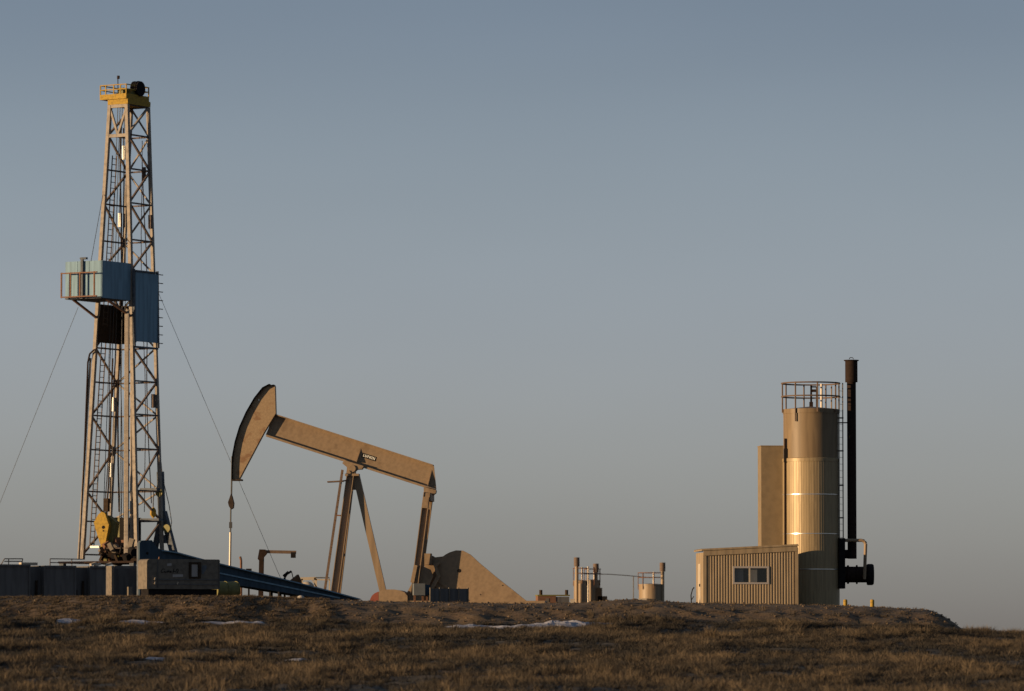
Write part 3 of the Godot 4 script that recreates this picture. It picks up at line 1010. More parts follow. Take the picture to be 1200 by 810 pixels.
func build_shed() -> void:
	var o := thing("ribbed_shed", "tan ribbed metal shed with sliding window and sloping roof", "shed", ground_at(880, 217.0), 4.5)
	var st: SurfaceTool
	var x0 := on(o, 824.6, 690).x
	var x1 := on(o, 935.0, 690).x
	var yl := on(o, 824.6, 647.5).y
	var yr := on(o, 935.0, 642.0).y
	var dep := 2.85
	var topy := func(x: float) -> float: return lerpf(yl, yr, (x - x0) / (x1 - x0))
	var wx0 := on(o, 860.6, 674).x
	var wx1 := on(o, 899.0, 674).x
	var wy0 := on(o, 880, 682.6).y
	var wy1 := on(o, 880, 666.0).y
	# ribbed sheet wall with an opening for the window
	st = mb()
	var pitchx := 0.122
	var x := x0
	var prof := [[0.0, 0.0], [0.30, 0.0], [0.42, 0.022], [0.80, 0.022], [0.92, 0.0]]
	var pts := []
	while x < x1:
		for p in prof:
			var xx: float = x + p[0] * pitchx
			if xx < x1:
				pts.append([xx, p[1]])
		x += pitchx
	pts.append([x1, 0.0])
	for i in pts.size() - 1:
		var a = pts[i]
		var b = pts[i + 1]
		var nn := Vector3(-(b[1] - a[1]), 0, b[0] - a[0]).normalized()
		var spans := [[-0.3, -1.0]]
		var mid: float = (a[0] + b[0]) * 0.5
		if mid > wx0 and mid < wx1:
			spans = [[-0.3, wy0], [wy1, -1.0]]
		for s in spans:
			var ta: float = topy.call(a[0]) if s[1] < 0.0 else s[1]
			var tb: float = topy.call(b[0]) if s[1] < 0.0 else s[1]
			quad(st, Vector3(a[0], s[0], a[1]), Vector3(b[0], s[0], b[1]), Vector3(b[0], tb, b[1]), Vector3(a[0], ta, a[1]), nn)
	part(st, "front_wall", M.siding, o)
	# other walls, thick enough to keep the inside dark
	st = mb()
	for s in [[wx0 - 0.001, x0 + 0.02, -0.3, yl - 0.08], [x1 - 0.02, wx1 + 0.001, -0.3, yl - 0.05]]:
		box(st, Vector3((s[0] + s[1]) * 0.5, (s[2] + s[3]) * 0.5, -0.04), Vector3(absf(s[0] - s[1]), s[3] - s[2], 0.04))
	box(st, Vector3((wx0 + wx1) * 0.5, (wy0 - 0.3) * 0.5, -0.04), Vector3(wx1 - wx0, wy0 + 0.3, 0.04))
	box(st, Vector3((wx0 + wx1) * 0.5, (wy1 + yl) * 0.5, -0.04), Vector3(wx1 - wx0, yl - wy1, 0.04))
	part(st, "wall_lining", M.inside, o)
	st = mb()
	box(st, Vector3(x0 + 0.03, yl * 0.5 - 0.15, -dep * 0.5), Vector3(0.06, yl + 0.3, dep))
	part(st, "end_wall", M.siding, o)
	st = mb()
	box(st, Vector3(x1 - 0.03, yr * 0.5 - 0.15, -dep * 0.5 - 0.01), Vector3(0.06, yr + 0.3, dep))
	part(st, "end_wall", M.siding, o)
	st = mb()
	box(st, Vector3((x0 + x1) * 0.5, yl * 0.5 - 0.15, -dep + 0.03), Vector3(x1 - x0 - 0.12, yl + 0.3, 0.06))
	part(st, "back_wall", M.inside, o)
	# corner and eaves trim, roof
	for xx in [x0 + 0.05, x1 - 0.05]:
		st = mb()
		var h: float = topy.call(xx)
		box(st, Vector3(xx, h * 0.5 - 0.15, 0.037), Vector3(0.14, h + 0.3, 0.02))
		part(st, "corner_trim", M.siding, o)
	st = mb()
	bar(st, Vector3(x0, yl - 0.04, 0.05), Vector3(x1, yr - 0.04, 0.05), 0.04, 0.22)
	part(st, "fascia", M.siding, o)
	st = mb()
	var sl := atan2(yr - yl, x1 - x0)
	var rb := Basis(Vector3(0, 0, 1), sl)
	box(st, Vector3((x0 + x1) * 0.5 - 0.03, (yl + yr) * 0.5 + 0.1, -dep * 0.5), Vector3(x1 - x0 + 0.12, 0.05, dep + 0.22), rb)
	var roof := part(st, "roof", M.siding, o)
	for i in 12:
		st = mb()
		box(st, Vector3((x0 + x1) * 0.5 - 0.03, (yl + yr) * 0.5 + 0.142, -dep + 0.1 + i * (dep - 0.2) / 11.0), Vector3(x1 - x0 + 0.13, 0.04, 0.06), rb)
		part(st, "rib", M.siding, roof)
	# window
	var win := Node3D.new()
	win.name = "window"
	o.add_child(win)
	st = mb()
	var cx := (wx0 + wx1) * 0.5
	var cy := (wy0 + wy1) * 0.5
	var fw := 0.08
	box(st, Vector3(cx, wy0 - fw * 0.5, 0.02), Vector3(wx1 - wx0 + fw * 2.0, fw, 0.07))
	box(st, Vector3(cx, wy1 + fw * 0.5, 0.02), Vector3(wx1 - wx0 + fw * 2.0, fw, 0.07))
	box(st, Vector3(wx0 - fw * 0.5, cy, 0.02), Vector3(fw, wy1 - wy0, 0.07))
	box(st, Vector3(wx1 + fw * 0.5, cy, 0.02), Vector3(fw, wy1 - wy0, 0.07))
	part(st, "frame", M.pale, win)
	st = mb()
	var mx := on(o, 878.4, 674).x
	box(st, Vector3(mx, cy, 0.015), Vector3(0.06, wy1 - wy0, 0.05))
	part(st, "mullion", M.cream, win)
	for s in [[wx0, mx - 0.03], [mx + 0.03, wx1]]:
		st = mb()
		quad(st, Vector3(s[0], wy0, 0.0), Vector3(s[1], wy0, 0.0), Vector3(s[1], wy1, 0.0), Vector3(s[0], wy1, 0.0), Vector3(0, 0, 1))
		part(st, "pane", M.glass, win)
	for s in [[wx0 + 0.0, wx0 + 0.42], [mx + 0.05, mx + 0.36]]:
		st = mb()
		box(st, Vector3((s[0] + s[1]) * 0.5, cy, -0.16), Vector3(s[1] - s[0], wy1 - wy0 + 0.1, 0.02))
		part(st, "curtain", M.curtain, win)
	# door in the end wall
	var dr := Node3D.new()
	dr.name = "door"
	o.add_child(dr)
	st = mb()
	box(st, Vector3(x0 - 0.02, 0.95, -1.3), Vector3(0.05, 2.0, 0.95))
	part(st, "door_leaf", M.cream, dr)
	st = mb()
	box(st, Vector3(x0 - 0.06, 1.0, -0.95), Vector3(0.05, 0.12, 0.1))
	part(st, "handle", M.black, dr)
	# steps rail by the door
	var h := thing("step_rail", "bent black hand rail beside the shed door", "hand rail", ground_at(811.0, 218.6), 0.0)
	st = mb()
	path(st, [Vector3(0, -0.2, 0), Vector3(-0.04, 0.55, 0), Vector3(0.02, 0.78, 0), Vector3(0.08, 0.9, 0), Vector3(0.1, 0.85, 0)], 0.02)
	path(st, [Vector3(-0.02, 0.35, 0), Vector3(0.08, 0.5, 0)], 0.018)
	part(st, "tube_rail", M.black, h)
	st = mb()
	path(st, [Vector3(0.02, -0.2, -0.8), Vector3(-0.02, 0.55, -0.8), Vector3(0.06, 0.85, -0.8)], 0.02)
	part(st, "tube_rail", M.black, h)

func build_bollards() -> void:
	var spots := [[990.7, 702.8, "yellow bollard beside the foot of the treater"], [1022.2, 702.9, "yellow bollard standing alone under the burner end"]]
	for s in spots:
		var g := ground_at(s[0], 216.0)
		var o := thing("yellow_bollard", s[2], "bollard", g, 0.0, "yellow bollards by the treater")
		var h := at(s[0], s[1], 216.0).y - g.y
		var st := mb()
		tube(st, Vector3(0, -0.3, 0), Vector3(0, h - 0.03, 0), 0.09, 0.09, 20)
		part(st, "post", M.yellow, o)
		st = mb()
		lathe(st, Vector3.ZERO, [[0.09, h - 0.03], [0.07, h], [0.0, h + 0.015]], 20)
		part(st, "cap", M.yellow, o)

# ------------------------------------------------------------------ drilling rig
func build_rig() -> void:
	var base := ground_at(146.0, 300.0)
	var o := thing("drilling_rig", "tall steel lattice drilling rig with blue windwalls and yellow crown", "drilling rig", base, -31.0)
	var st: SurfaceTool
	var hy := func(py: float) -> float: return on(o, 146, py).y
	var yb: float = hy.call(610.0)
	var yt: float = hy.call(125.0)
	var inv := o.transform.basis.inverse()
	var corner := func(h: float, sx: float, sz: float) -> Vector3:
		var t := (h - yb) / (yt - yb)
		var c := inv * (Vector3.RIGHT * lerpf(-0.13, 0.13, t))
		return Vector3(sx * lerpf(1.91, 0.635, t) + c.x, h, sz * lerpf(1.31, 1.11, t) + c.z)
	var yf: float = hy.call(656.0)
	# mast legs
	var mast := Node3D.new()
	mast.name = "mast"
	o.add_child(mast)
	for s in [[-1.0, 1.0], [1.0, 1.0], [1.0, -1.0], [-1.0, -1.0]]:
		st = mb()
		var w := 0.22 if s[1] > 0.0 else 0.19
		bar(st, corner.call(yf, s[0], s[1]), corner.call(yt, s[0], s[1]), w, w)
		part(st, "leg", M.mast, mast)
	# side pipe clamped to two of the legs
	for s in [[-1.0, 1.0, -0.22]]:
		st = mb()
		var off := Vector3(s[2], 0, 0.12)
		tube(st, corner.call(yf, s[0], s[1]) + off, corner.call(hy.call(420.0), s[0], s[1]) + off, 0.07)
		part(st, "conduit", M.mast, mast)
	var lev := [125.0, 160.0, 200.0, 240.0, 283.0, 320.0, 363.0, 408.0, 448.0, 487.0, 527.0, 576.0, 611.0, 650.0]
	for i in lev.size():
		var h: float = hy.call(lev[i])
		for s in [[[-1.0, 1.0], [-1.0, -1.0]], [[1.0, 1.0], [1.0, -1.0]], [[-1.0, -1.0], [1.0, -1.0]]]:
			st = mb()
			bar(st, corner.call(h, s[0][0], s[0][1]), corner.call(h, s[1][0], s[1][1]), 0.09, 0.09, Vector3.UP)
			part(st, "girt", M.brace, mast)
		if i == lev.size() - 1:
			continue
		var h2: float = hy.call(lev[i + 1])
		var e := 1.0 if i % 2 == 1 else -1.0
		for sx in [-1.0, 1.0]:
			st = mb()
			bar(st, corner.call(h, sx, e), corner.call(h2, sx, -e), 0.11, 0.11, Vector3(1, 0, 0))
			part(st, "diagonal", M.brace, mast)
		st = mb()
		bar(st, corner.call(h, e, -1.0), corner.call(h2, -e, -1.0), 0.09, 0.09)
		part(st, "diagonal", M.mast, mast)
		if i == 0:
			st = mb()
			bar(st, corner.call(h, 1.0, -1.0), corner.call(h2, 1.0, 1.0), 0.12, 0.12, Vector3(1, 0, 0))
			part(st, "diagonal", M.mast, mast)
	# closed front of the top bay
	for py in [126.5, 161.0]:
		st = mb()
		bar(st, corner.call(hy.call(py), -1.0, 1.0), corner.call(hy.call(py), 1.0, 1.0), 0.16, 0.2)
		part(st, "girt", M.mast, mast)
	for sx in [-1.0, 1.0]:
		st = mb()
		var q0: Vector3 = corner.call(hy.call(127.0), sx, 1.0)
		var q1: Vector3 = corner.call(hy.call(160.0), 0.0, 1.0)
		bar(st, q0, q1, 0.12, 0.13)
		part(st, "diagonal", M.mast, mast)
	# ladder in the mast
	var lad := Node3D.new()
	lad.name = "ladder"
	o.add_child(lad)
	var l0: Vector3 = corner.call(hy.call(640.0), -1.0, 0.45) + Vector3(0.12, 0, 0)
	var l1: Vector3 = corner.call(hy.call(183.0), -1.0, 0.45) + Vector3(0.12, 0, 0)
	for dz in [-0.22, 0.22]:
		st = mb()
		bar(st, l0 + Vector3(0, 0, dz), l1 + Vector3(0, 0, dz), 0.05, 0.05)
		part(st, "rail", M.brace, lad)
	st = mb()
	var kn := int((l1.y - l0.y) / 0.36)
	for i in kn:
		var p := l0.lerp(l1, (i + 0.5) / kn)
		bar(st, p + Vector3(0, 0, -0.22), p + Vector3(0, 0, 0.22), 0.04, 0.04, Vector3.UP)
	part(st, "rungs", M.brace, lad).set_meta("kind", "stuff")
	# standpipe along one leg with its gooseneck
	st = mb()
	var pz := 1.5
	path(st, [on(o, 92.3, 656, pz), on(o, 98.5, 540, pz), on(o, 102.3, 440, pz), on(o, 102.8, 425, pz), on(o, 105.0, 415, pz), on(o, 109.5, 410.5, pz), on(o, 113.5, 409, pz)], 0.055)
	part(st, "standpipe", M.rust_black, o)
	# tube lamps fixed in the mast
	for s in [[145.3, 179.0], [140.6, 258.0], [137.2, 390.0], [132.0, 474.0], [129.2, 551.0]]:
		st = mb()
		var c := on(o, s[0], s[1], -0.95)
		box(st, c, Vector3(0.2, 0.85, 0.16))
		part(st, "lamp_tube", M.white, mast)
	# crown platform with sheaves
	var cr := Node3D.new()
	cr.name = "crown"
	o.add_child(cr)
	var cc: Vector3 = corner.call(yt, 0.0, 0.0)
	var y0: float = hy.call(124.5)
	var y1: float = hy.call(118.5)
	var y2: float = hy.call(112.5)
	st = mb()
	box(st, Vector3(cc.x, (y0 + y1) * 0.5, cc.z), Vector3(1.5, y1 - y0, 2.4))
	part(st, "crown_block", M.yellow, cr)
	st = mb()
	box(st, Vector3(cc.x - 0.28, (y1 + y2) * 0.5, cc.z + 0.1), Vector3(1.98, y2 - y1, 2.42))
	part(st, "deck", M.yellow, cr)
	var ry: float = hy.call(101.5)
	var ex := [cc.x - 1.24, cc.x + 0.69]
	var ez := [cc.z - 1.08, cc.z + 1.28]
	for py in [101.8, 107.2]:
		var yy: float = hy.call(py)
		for s in [[ex[0], ez[1], ex[1], ez[1]], [ex[1], ez[1], ex[1], ez[0]], [ex[0], ez[1], ex[0], ez[0]], [ex[0], ez[0], ex[1], ez[0]]]:
			st = mb()
			bar(st, Vector3(s[0], yy, s[1]), Vector3(s[2], yy, s[3]), 0.055, 0.055, Vector3.UP)
			part(st, "rail", M.yellow, cr)
	for s in [[ex[0], ez[1]], [ex[0] + 0.4, ez[1]], [ex[0] + 1.0, ez[1]], [ex[0] + 1.5, ez[1]], [ex[1], ez[1]], [ex[1], ez[0]], [ex[1], cc.z], [ex[0], ez[0]], [ex[0] + 1.0, ez[0]]]:
		st = mb()
		bar(st, Vector3(s[0], y2, s[1]), Vector3(s[0], ry, s[1]), 0.06, 0.06)
		part(st, "rail_post", M.yellow, cr)
	var sh := on(o, 162.5, 104.2, -0.2)
	for k in 4:
		st = mb()
		tube(st, sh + Vector3(0.09 - 0.14 * k, 0.03 * (k % 2), 0), sh + Vector3(0.17 - 0.14 * k, 0.03 * (k % 2), 0), 0.46, 0.46, 24)
		part(st, "sheave", M.black, cr)
	st = mb()
	box(st, on(o, 152.5, 108.5, 0.3), Vector3(0.5, 0.42, 0.6))
	box(st, on(o, 143.0, 108.0, 0.8), Vector3(0.4, 0.5, 0.4))
	part(st, "sheave_guard", M.olive, cr)
	st = mb()
	var an := on(o, 138.2, 112.0, 1.0)
	tube(st, an, on(o, 138.0, 91.0, 1.0), 0.03)
	box(st, on(o, 138.6, 90.6, 1.0), Vector3(0.12, 0.2, 0.12))
	part(st, "beacon", M.rust_black, cr)
	# drilling lines from the crown
	for k in 5:
		st = mb()
		var p0 := on(o, 138.0 + k * 2.6, 125, 0.0)
		var p1 := on(o, 121.0 + k * 4.4 + (6.0 if k > 2 else 0.0), 606, 0.4)
		tube(st, p0, p1, 0.022, 0.022, 6)
		part(st, "drill_line", M.cable, o)
	# hoses, cable trays and guide rails inside the mast
	for q in [[142.5, 150.0, 138.5, 600.0, -0.6, 0.05], [144.5, 150.0, 141.0, 615.0, -0.7, 0.03], [165.0, 165.0, 170.5, 600.0, -0.4, 0.022], [168.0, 190.0, 176.0, 590.0, -0.6, 0.03], [134.0, 330.0, 121.0, 640.0, -0.2, 0.028], [137.0, 330.0, 127.5, 590.0, -0.9, 0.04]]:
		st = mb()
		var h0 := on(o, q[0], q[1], q[4])
		var h1 := on(o, q[2], q[3], q[4])
		var ps := []
		for k in 9:
			var f := k / 8.0
			ps.append(h0.lerp(h1, f) + Vector3(0.1 * sin(f * 9.0 + q[0]), 0, 0))
		path(st, ps, q[5], 6)
		part(st, "hose", M.rust_black, mast)
	for q in [[166.5, 131.0, 171.0, 212.0], [174.0, 247.0, 174.6, 268.0], [177.5, 462.0, 178.2, 478.0]]:
		st = mb()
		bar(st, on(o, q[0] + 2.0, q[3], -0.9), on(o, q[0] + 2.0, q[3] - 16.0, -0.9), 0.16, 0.2)
		part(st, "junction_box", M.brace, mast)
	# racking board with windwalls
	var rbd := Node3D.new()
	rbd.name = "racking_board"
	o.add_child(rbd)
	var bt: float = hy.call(311.5)
	var bb: float = hy.call(354.5)
	var xr := 1.2
	var xl := -1.42
	var z0 := 1.3
	var z1 := 4.25
	var pw3 := (xr - xl) / 3.0
	for k in 3:
		st = mb()
		box(st, Vector3(xl + pw3 * (k + 0.5), (bt + bb) * 0.5, z1), Vector3(pw3 - 0.03, bt - bb, 0.06))
		part(st, "windwall_panel", M.blue, rbd)
	st = mb()
	box(st, Vector3(xr + 0.02, (bt + bb) * 0.5, (z0 + z1) * 0.5), Vector3(0.06, bt - bb, z1 - z0))
	part(st, "windwall_panel", M.blue, rbd)
	st = mb()
	box(st, Vector3(xl - 0.02, (bt + bb) * 0.5, (z0 + z1) * 0.5), Vector3(0.06, bt - bb, z1 - z0))
	part(st, "windwall_panel", M.blue, rbd)
	st = mb()
	box(st, Vector3((xl + xr) * 0.5, bb + 0.02, (z0 + z1) * 0.5 + 0.02), Vector3(xr - xl + 0.08, 0.1, z1 - z0 + 0.08))
	part(st, "floor_frame", M.blue_grey, rbd)
	for s in [[xl + 0.15, z1 - 0.5], [xr - 0.1, z1 - 0.5]]:
		st = mb()
		var sx := -1.0 if s[0] < 0.0 else 1.0
		bar(st, Vector3(s[0], bb, s[1]), corner.call(bb - 1.0, sx, 1.0), 0.12, 0.12)
		part(st, "strut", M.rust, rbd)
	# rusty outrigger rail in front of the wind wall
	var zr := z1 + 0.45
	for py in [325.5, 353.0]:
		st = mb()
		var yy: float = hy.call(py)
		bar(st, Vector3(xl - 0.02, yy, zr), Vector3(xr, yy, zr), 0.07, 0.09, Vector3.UP)
		part(st, "rail", M.rust, rbd)
	for xx in [xl - 0.02, xl + 0.66, xl + 1.36, xr - 0.2]:
		st = mb()
		bar(st, Vector3(xx, hy.call(354.0), zr), Vector3(xx, hy.call(324.5), zr), 0.07, 0.08)
		part(st, "rail_post", M.rust, rbd)
	st = mb()
	var dvx := xl + 1.28
	bar(st, Vector3(dvx, hy.call(355.0), z1 + 0.12), Vector3(dvx, hy.call(309.0), z1 + 0.12), 0.12, 0.16)
	box(st, Vector3(dvx + 0.1, hy.call(308.5), z1 + 0.1), Vector3(0.45, 0.12, 0.2))
	part(st, "davit", M.blue_grey, rbd)
	# long blue windwall on the neighbouring face, with climbing pegs
	st = mb()
	var xs := 1.5
	var w0: float = hy.call(402.0)
	var w1: float = hy.call(321.5)
	box(st, Vector3(xs, (w0 + w1) * 0.5, -0.02), Vector3(0.06, w1 - w0, 2.35))
	part(st, "windwall_panel", M.blue, rbd)
	for z in [1.24, -1.24]:
		st = mb()
		bar(st, Vector3(xs + 0.02, w0 - 0.3, z), Vector3(xs - 0.06, w1 + 0.2, z), 0.12, 0.14)
		part(st, "wall_frame", M.blue_grey, rbd)
	for y in [w1 + 0.08, w0 - 0.35]:
		st = mb()
		bar(st, Vector3(xs, y, 1.2), Vector3(xs, y, -1.2), 0.1, 0.16, Vector3.UP)
		part(st, "wall_frame", M.blue_grey, rbd)
	for k in 9:
		st = mb()
		var y: float = lerpf(w0, w1, k / 8.0)
		bar(st, Vector3(xs, y, -1.3), Vector3(xs, y, -1.75), 0.05, 0.05, Vector3.UP)
		part(st, "peg", M.brace, rbd)
	# dark boarded back of the monkey board below the deck
	var d0: float = hy.call(402.0)
	var d1: float = hy.call(357.0)
	st = mb()
	box(st, Vector3(-1.2, (d0 + d1) * 0.5, 0.05), Vector3(0.05, d1 - d0, 2.3))
	part(st, "boarded_side", M.brown, rbd)
	st = mb()
	box(st, Vector3(-0.9, (d0 + d1) * 0.5, -1.05), Vector3(0.9, d1 - d0, 0.05))
	part(st, "boarded_side", M.brown, rbd)
	# floor and substructure
	var sub := Node3D.new()
	sub.name = "substructure"
	o.add_child(sub)
	st = mb()
	box(st, Vector3(0.2, yf - 0.2, 0.3), Vector3(5.6, 0.12, 6.0))
	part(st, "drill_floor", M.rust_black, sub)
	for sx in [-2.4, 2.8]:
		for sz in [-2.5, 3.1]:
			st = mb()
			bar(st, Vector3(sx, -0.3, sz), Vector3(sx, yf - 0.26, sz), 0.3, 0.3)
			part(st, "leg", M.blue_grey, sub)
	# machinery on the floor
	var dw := Node3D.new()
	dw.name = "drawworks"
	o.add_child(dw)
	st = mb()
	box(st, on(o, 150.0, 651.0, 0.4) , Vector3(1.5, 1.1, 1.2))
	box(st, on(o, 152.5, 628.0, -0.6), Vector3(0.9, 2.2, 1.0))
	part(st, "housing", M.black, dw)
	var rg := RandomNumberGenerator.new()
	rg.seed = 19
	var mm := [M.brown, M.rust, M.black, M.olive, M.brown, M.grey_tan, M.black]
	for k in 40:
		st = mb()
		var c := on(o, rg.randf_range(116.0, 160.0), rg.randf_range(636.0, 659.0), rg.randf_range(0.8, 2.6))
		var tw := Basis.from_euler(Vector3(rg.randf_range(-0.6, 0.6), rg.randf() * 3.0, rg.randf_range(-0.7, 0.7)))
		if k % 3 == 0:
			tube(st, c - tw.x * rg.randf_range(0.1, 0.3), c + tw.x * rg.randf_range(0.1, 0.35), rg.randf_range(0.08, 0.3), -1.0, 14)
		else:
			box(st, c, Vector3(rg.randf_range(0.1, 0.5), rg.randf_range(0.2, 0.6), rg.randf_range(0.1, 0.4)), tw)
		part(st, "winch_fitting", mm[k % 7], dw)
	st = mb()
	box(st, on(o, 136.0, 640.0, 1.0), Vector3(0.45, 1.0, 0.5), Basis(Vector3(0, 0, 1), 0.2))
	part(st, "gear_case", M.rust, dw)
	st = mb()
	box(st, on(o, 140.0, 622.0, -0.4), Vector3(0.5, 1.6, 0.5))
	part(st, "swivel", M.olive, dw)
	st = mb()
	bar(st, on(o, 120.0, 641.0, 1.2), on(o, 106.0, 641.0, 1.2), 0.12, 0.12)
	part(st, "light_beam", M.white, dw)
	st = mb()
	path(st, [on(o, 163.0, 642.5, 2.4), on(o, 124.0, 642.5, 2.4)], 0.03)
	part(st, "hand_rail", M.brace, dw)
	# A-frame with sheaves behind one leg
	var af := Node3D.new()
	af.name = "a_frame"
	o.add_child(af)
	var za := -1.55
	for s in [[187.8, 553.0, 189.5, 606.0, 0.36], [191.0, 600.0, 205.5, 656.0, 0.4], [189.0, 606.0, 179.0, 656.0, 0.26], [186.0, 632.0, 200.0, 632.0, 0.5], [184.0, 652.0, 205.0, 650.0, 0.4]]:
		st = mb()
		bar(st, on(o, s[0], s[1], za), on(o, s[2], s[3], za), 0.3, s[4])
		part(st, "strut", M.blue_grey, af)
	for s in [[187.2, 577.5], [196.3, 619.5]]:
		st = mb()
		var c := on(o, s[0], s[1], za + 0.35)
		tube(st, c, c + Vector3(0, 0, 0.12), 0.25, 0.25, 24)
		part(st, "sheave", M.olive, af)
	for s in [[165.0, 573.5, 187.0, 573.5], [165.0, 609.0, 190.0, 609.0]]:
		st = mb()
		bar(st, on(o, s[0], s[1], 0.0), on(o, s[2], s[3], 0.0), 0.14, 0.2, Vector3.UP)
		part(st, "tie", M.blue_grey, af)
	st = mb()
	path(st, [on(o, 183.5, 478, za), on(o, 187.5, 530, za), on(o, 190.5, 560, za), on(o, 198.0, 592, za), on(o, 201.0, 612, za), on(o, 200.0, 620, za)], 0.025)
	part(st, "hoist_cable", M.cable, af)
	st = mb()
	path(st, [on(o, 120.5, 228, 1.3), on(o, 113.0, 270, 2.6), on(o, 106.5, 306, 4.3)], 0.018)
	part(st, "hoist_cable", M.cable, rbd)

	# travelling block, hanging in the mast
	var tb := thing("travelling_block", "yellow diamond shaped travelling block hanging low inside the mast", "hoist block", at(123.8, 622, 299.0), -20.0)
	st = mb()
	prism(st, poly(tb, [[121.5, 600.0], [125.5, 601.5], [130.2, 615.5], [125.5, 640.5], [121.0, 641.0], [112.4, 613.0], [117.5, 603.5]]), 0.0, 0.35)
	part(st, "side_plate", M.yellow, tb)
	st = mb()
	prism(st, poly(tb, [[126.0, 604.0], [135.5, 612.0], [132.0, 636.0], [124.0, 639.0]]), -0.55, -0.02)
	part(st, "side_plate", M.olive, tb)
	st = mb()
	var tc := on(tb, 121.0, 618.0, 0.35)
	tube(st, tc, tc + Vector3(0, 0, 0.02), 0.1, 0.1, 18)
	tube(st, tc + Vector3(0, -0.22, 0), tc + Vector3(0, -0.22, 0.02), 0.05, 0.05, 12)
	part(st, "sheave_pin", M.black, tb)
	st = mb()
	path(st, [on(tb, 124.0, 603, 0.1), on(tb, 127.0, 570, 0.1), on(tb, 132.0, 420, 0.1)], 0.05)
	box(st, on(tb, 124.8, 592, 0.1), Vector3(0.3, 0.8, 0.3))
	part(st, "becket", M.brown, tb)
	var hk := thing("hanging_hook", "small yellow hook block hanging beside the blue frame legs", "hook", at(178.6, 600, 299.5), 20.0)
	st = mb()
	prism(st, poly(hk, [[176.6, 597.0], [179.5, 594.5], [182.0, 598.0], [182.2, 604.0], [179.4, 607.3], [176.4, 603.5]]), -0.15, 0.15)
	part(st, "block_body", M.yellow, hk)
	st = mb()
	path(st, [on(hk, 179.3, 595, 0), on(hk, 179.8, 576, 0)], 0.035)
	part(st, "sling", M.cable, hk)

	# drill pipe standing in the board
	var pipe_spots := [[146.4, 2.4, 364], [147.9, 2.38, 362], [149.4, 2.36, 363], [153.2, 0.5, 365], [155.0, 0.3, 364]]
	for k in pipe_spots.size():
		var s = pipe_spots[k]
		var a := on(o, s[0], 655.0, s[1])
		var b := on(o, s[0] + 1.0, s[2], s[1] - 0.7)
		var dp := thing("drill_pipe", ("sunlit steel drill pipe racked upright in front of the mast" if k < 3 else "shaded steel drill pipe racked upright inside the mast beside the corner leg"), "drill pipe", o.transform * a, -31.0, "drill pipes racked in the mast")
		st = mb()
		tube(st, Vector3.ZERO, b - a, 0.07, 0.07, 12)
		part(st, "pipe", M.mast, dp)
		for f in [0.32, 0.66]:
			st = mb()
			var c: Vector3 = (b - a) * f
			tube(st, c - Vector3(0, 0.2, 0), c + Vector3(0, 0.2, 0), 0.08, 0.08, 12)
			part(st, "tool_joint", M.mast, dp)

	# guy wires
	var wires := [[91.5, 360.0, -52.0, 719.5, 297.5, "thin guy wire running down outward from the pale windwall"], [182.5, 336.0, 346.5, 716.0, 301.0, "thin guy wire running down behind the horsehead from the mast"]]
	for s in wires:
		var a := at(s[0], s[1], s[4])
		var b := at(s[2], s[3], s[4])
		b.y = height(b.x, s[4])
		var g := thing("guy_wire", s[5], "guy wire", b)
		st = mb()
		tube(st, Vector3.ZERO, a - b, 0.014, 0.014, 6)
		part(st, "wire", M.cable, g)
		st = mb()
		tube(st, Vector3(0, -0.3, 0), Vector3(0, 0.25, 0), 0.05)
		part(st, "anchor", M.rust, g)

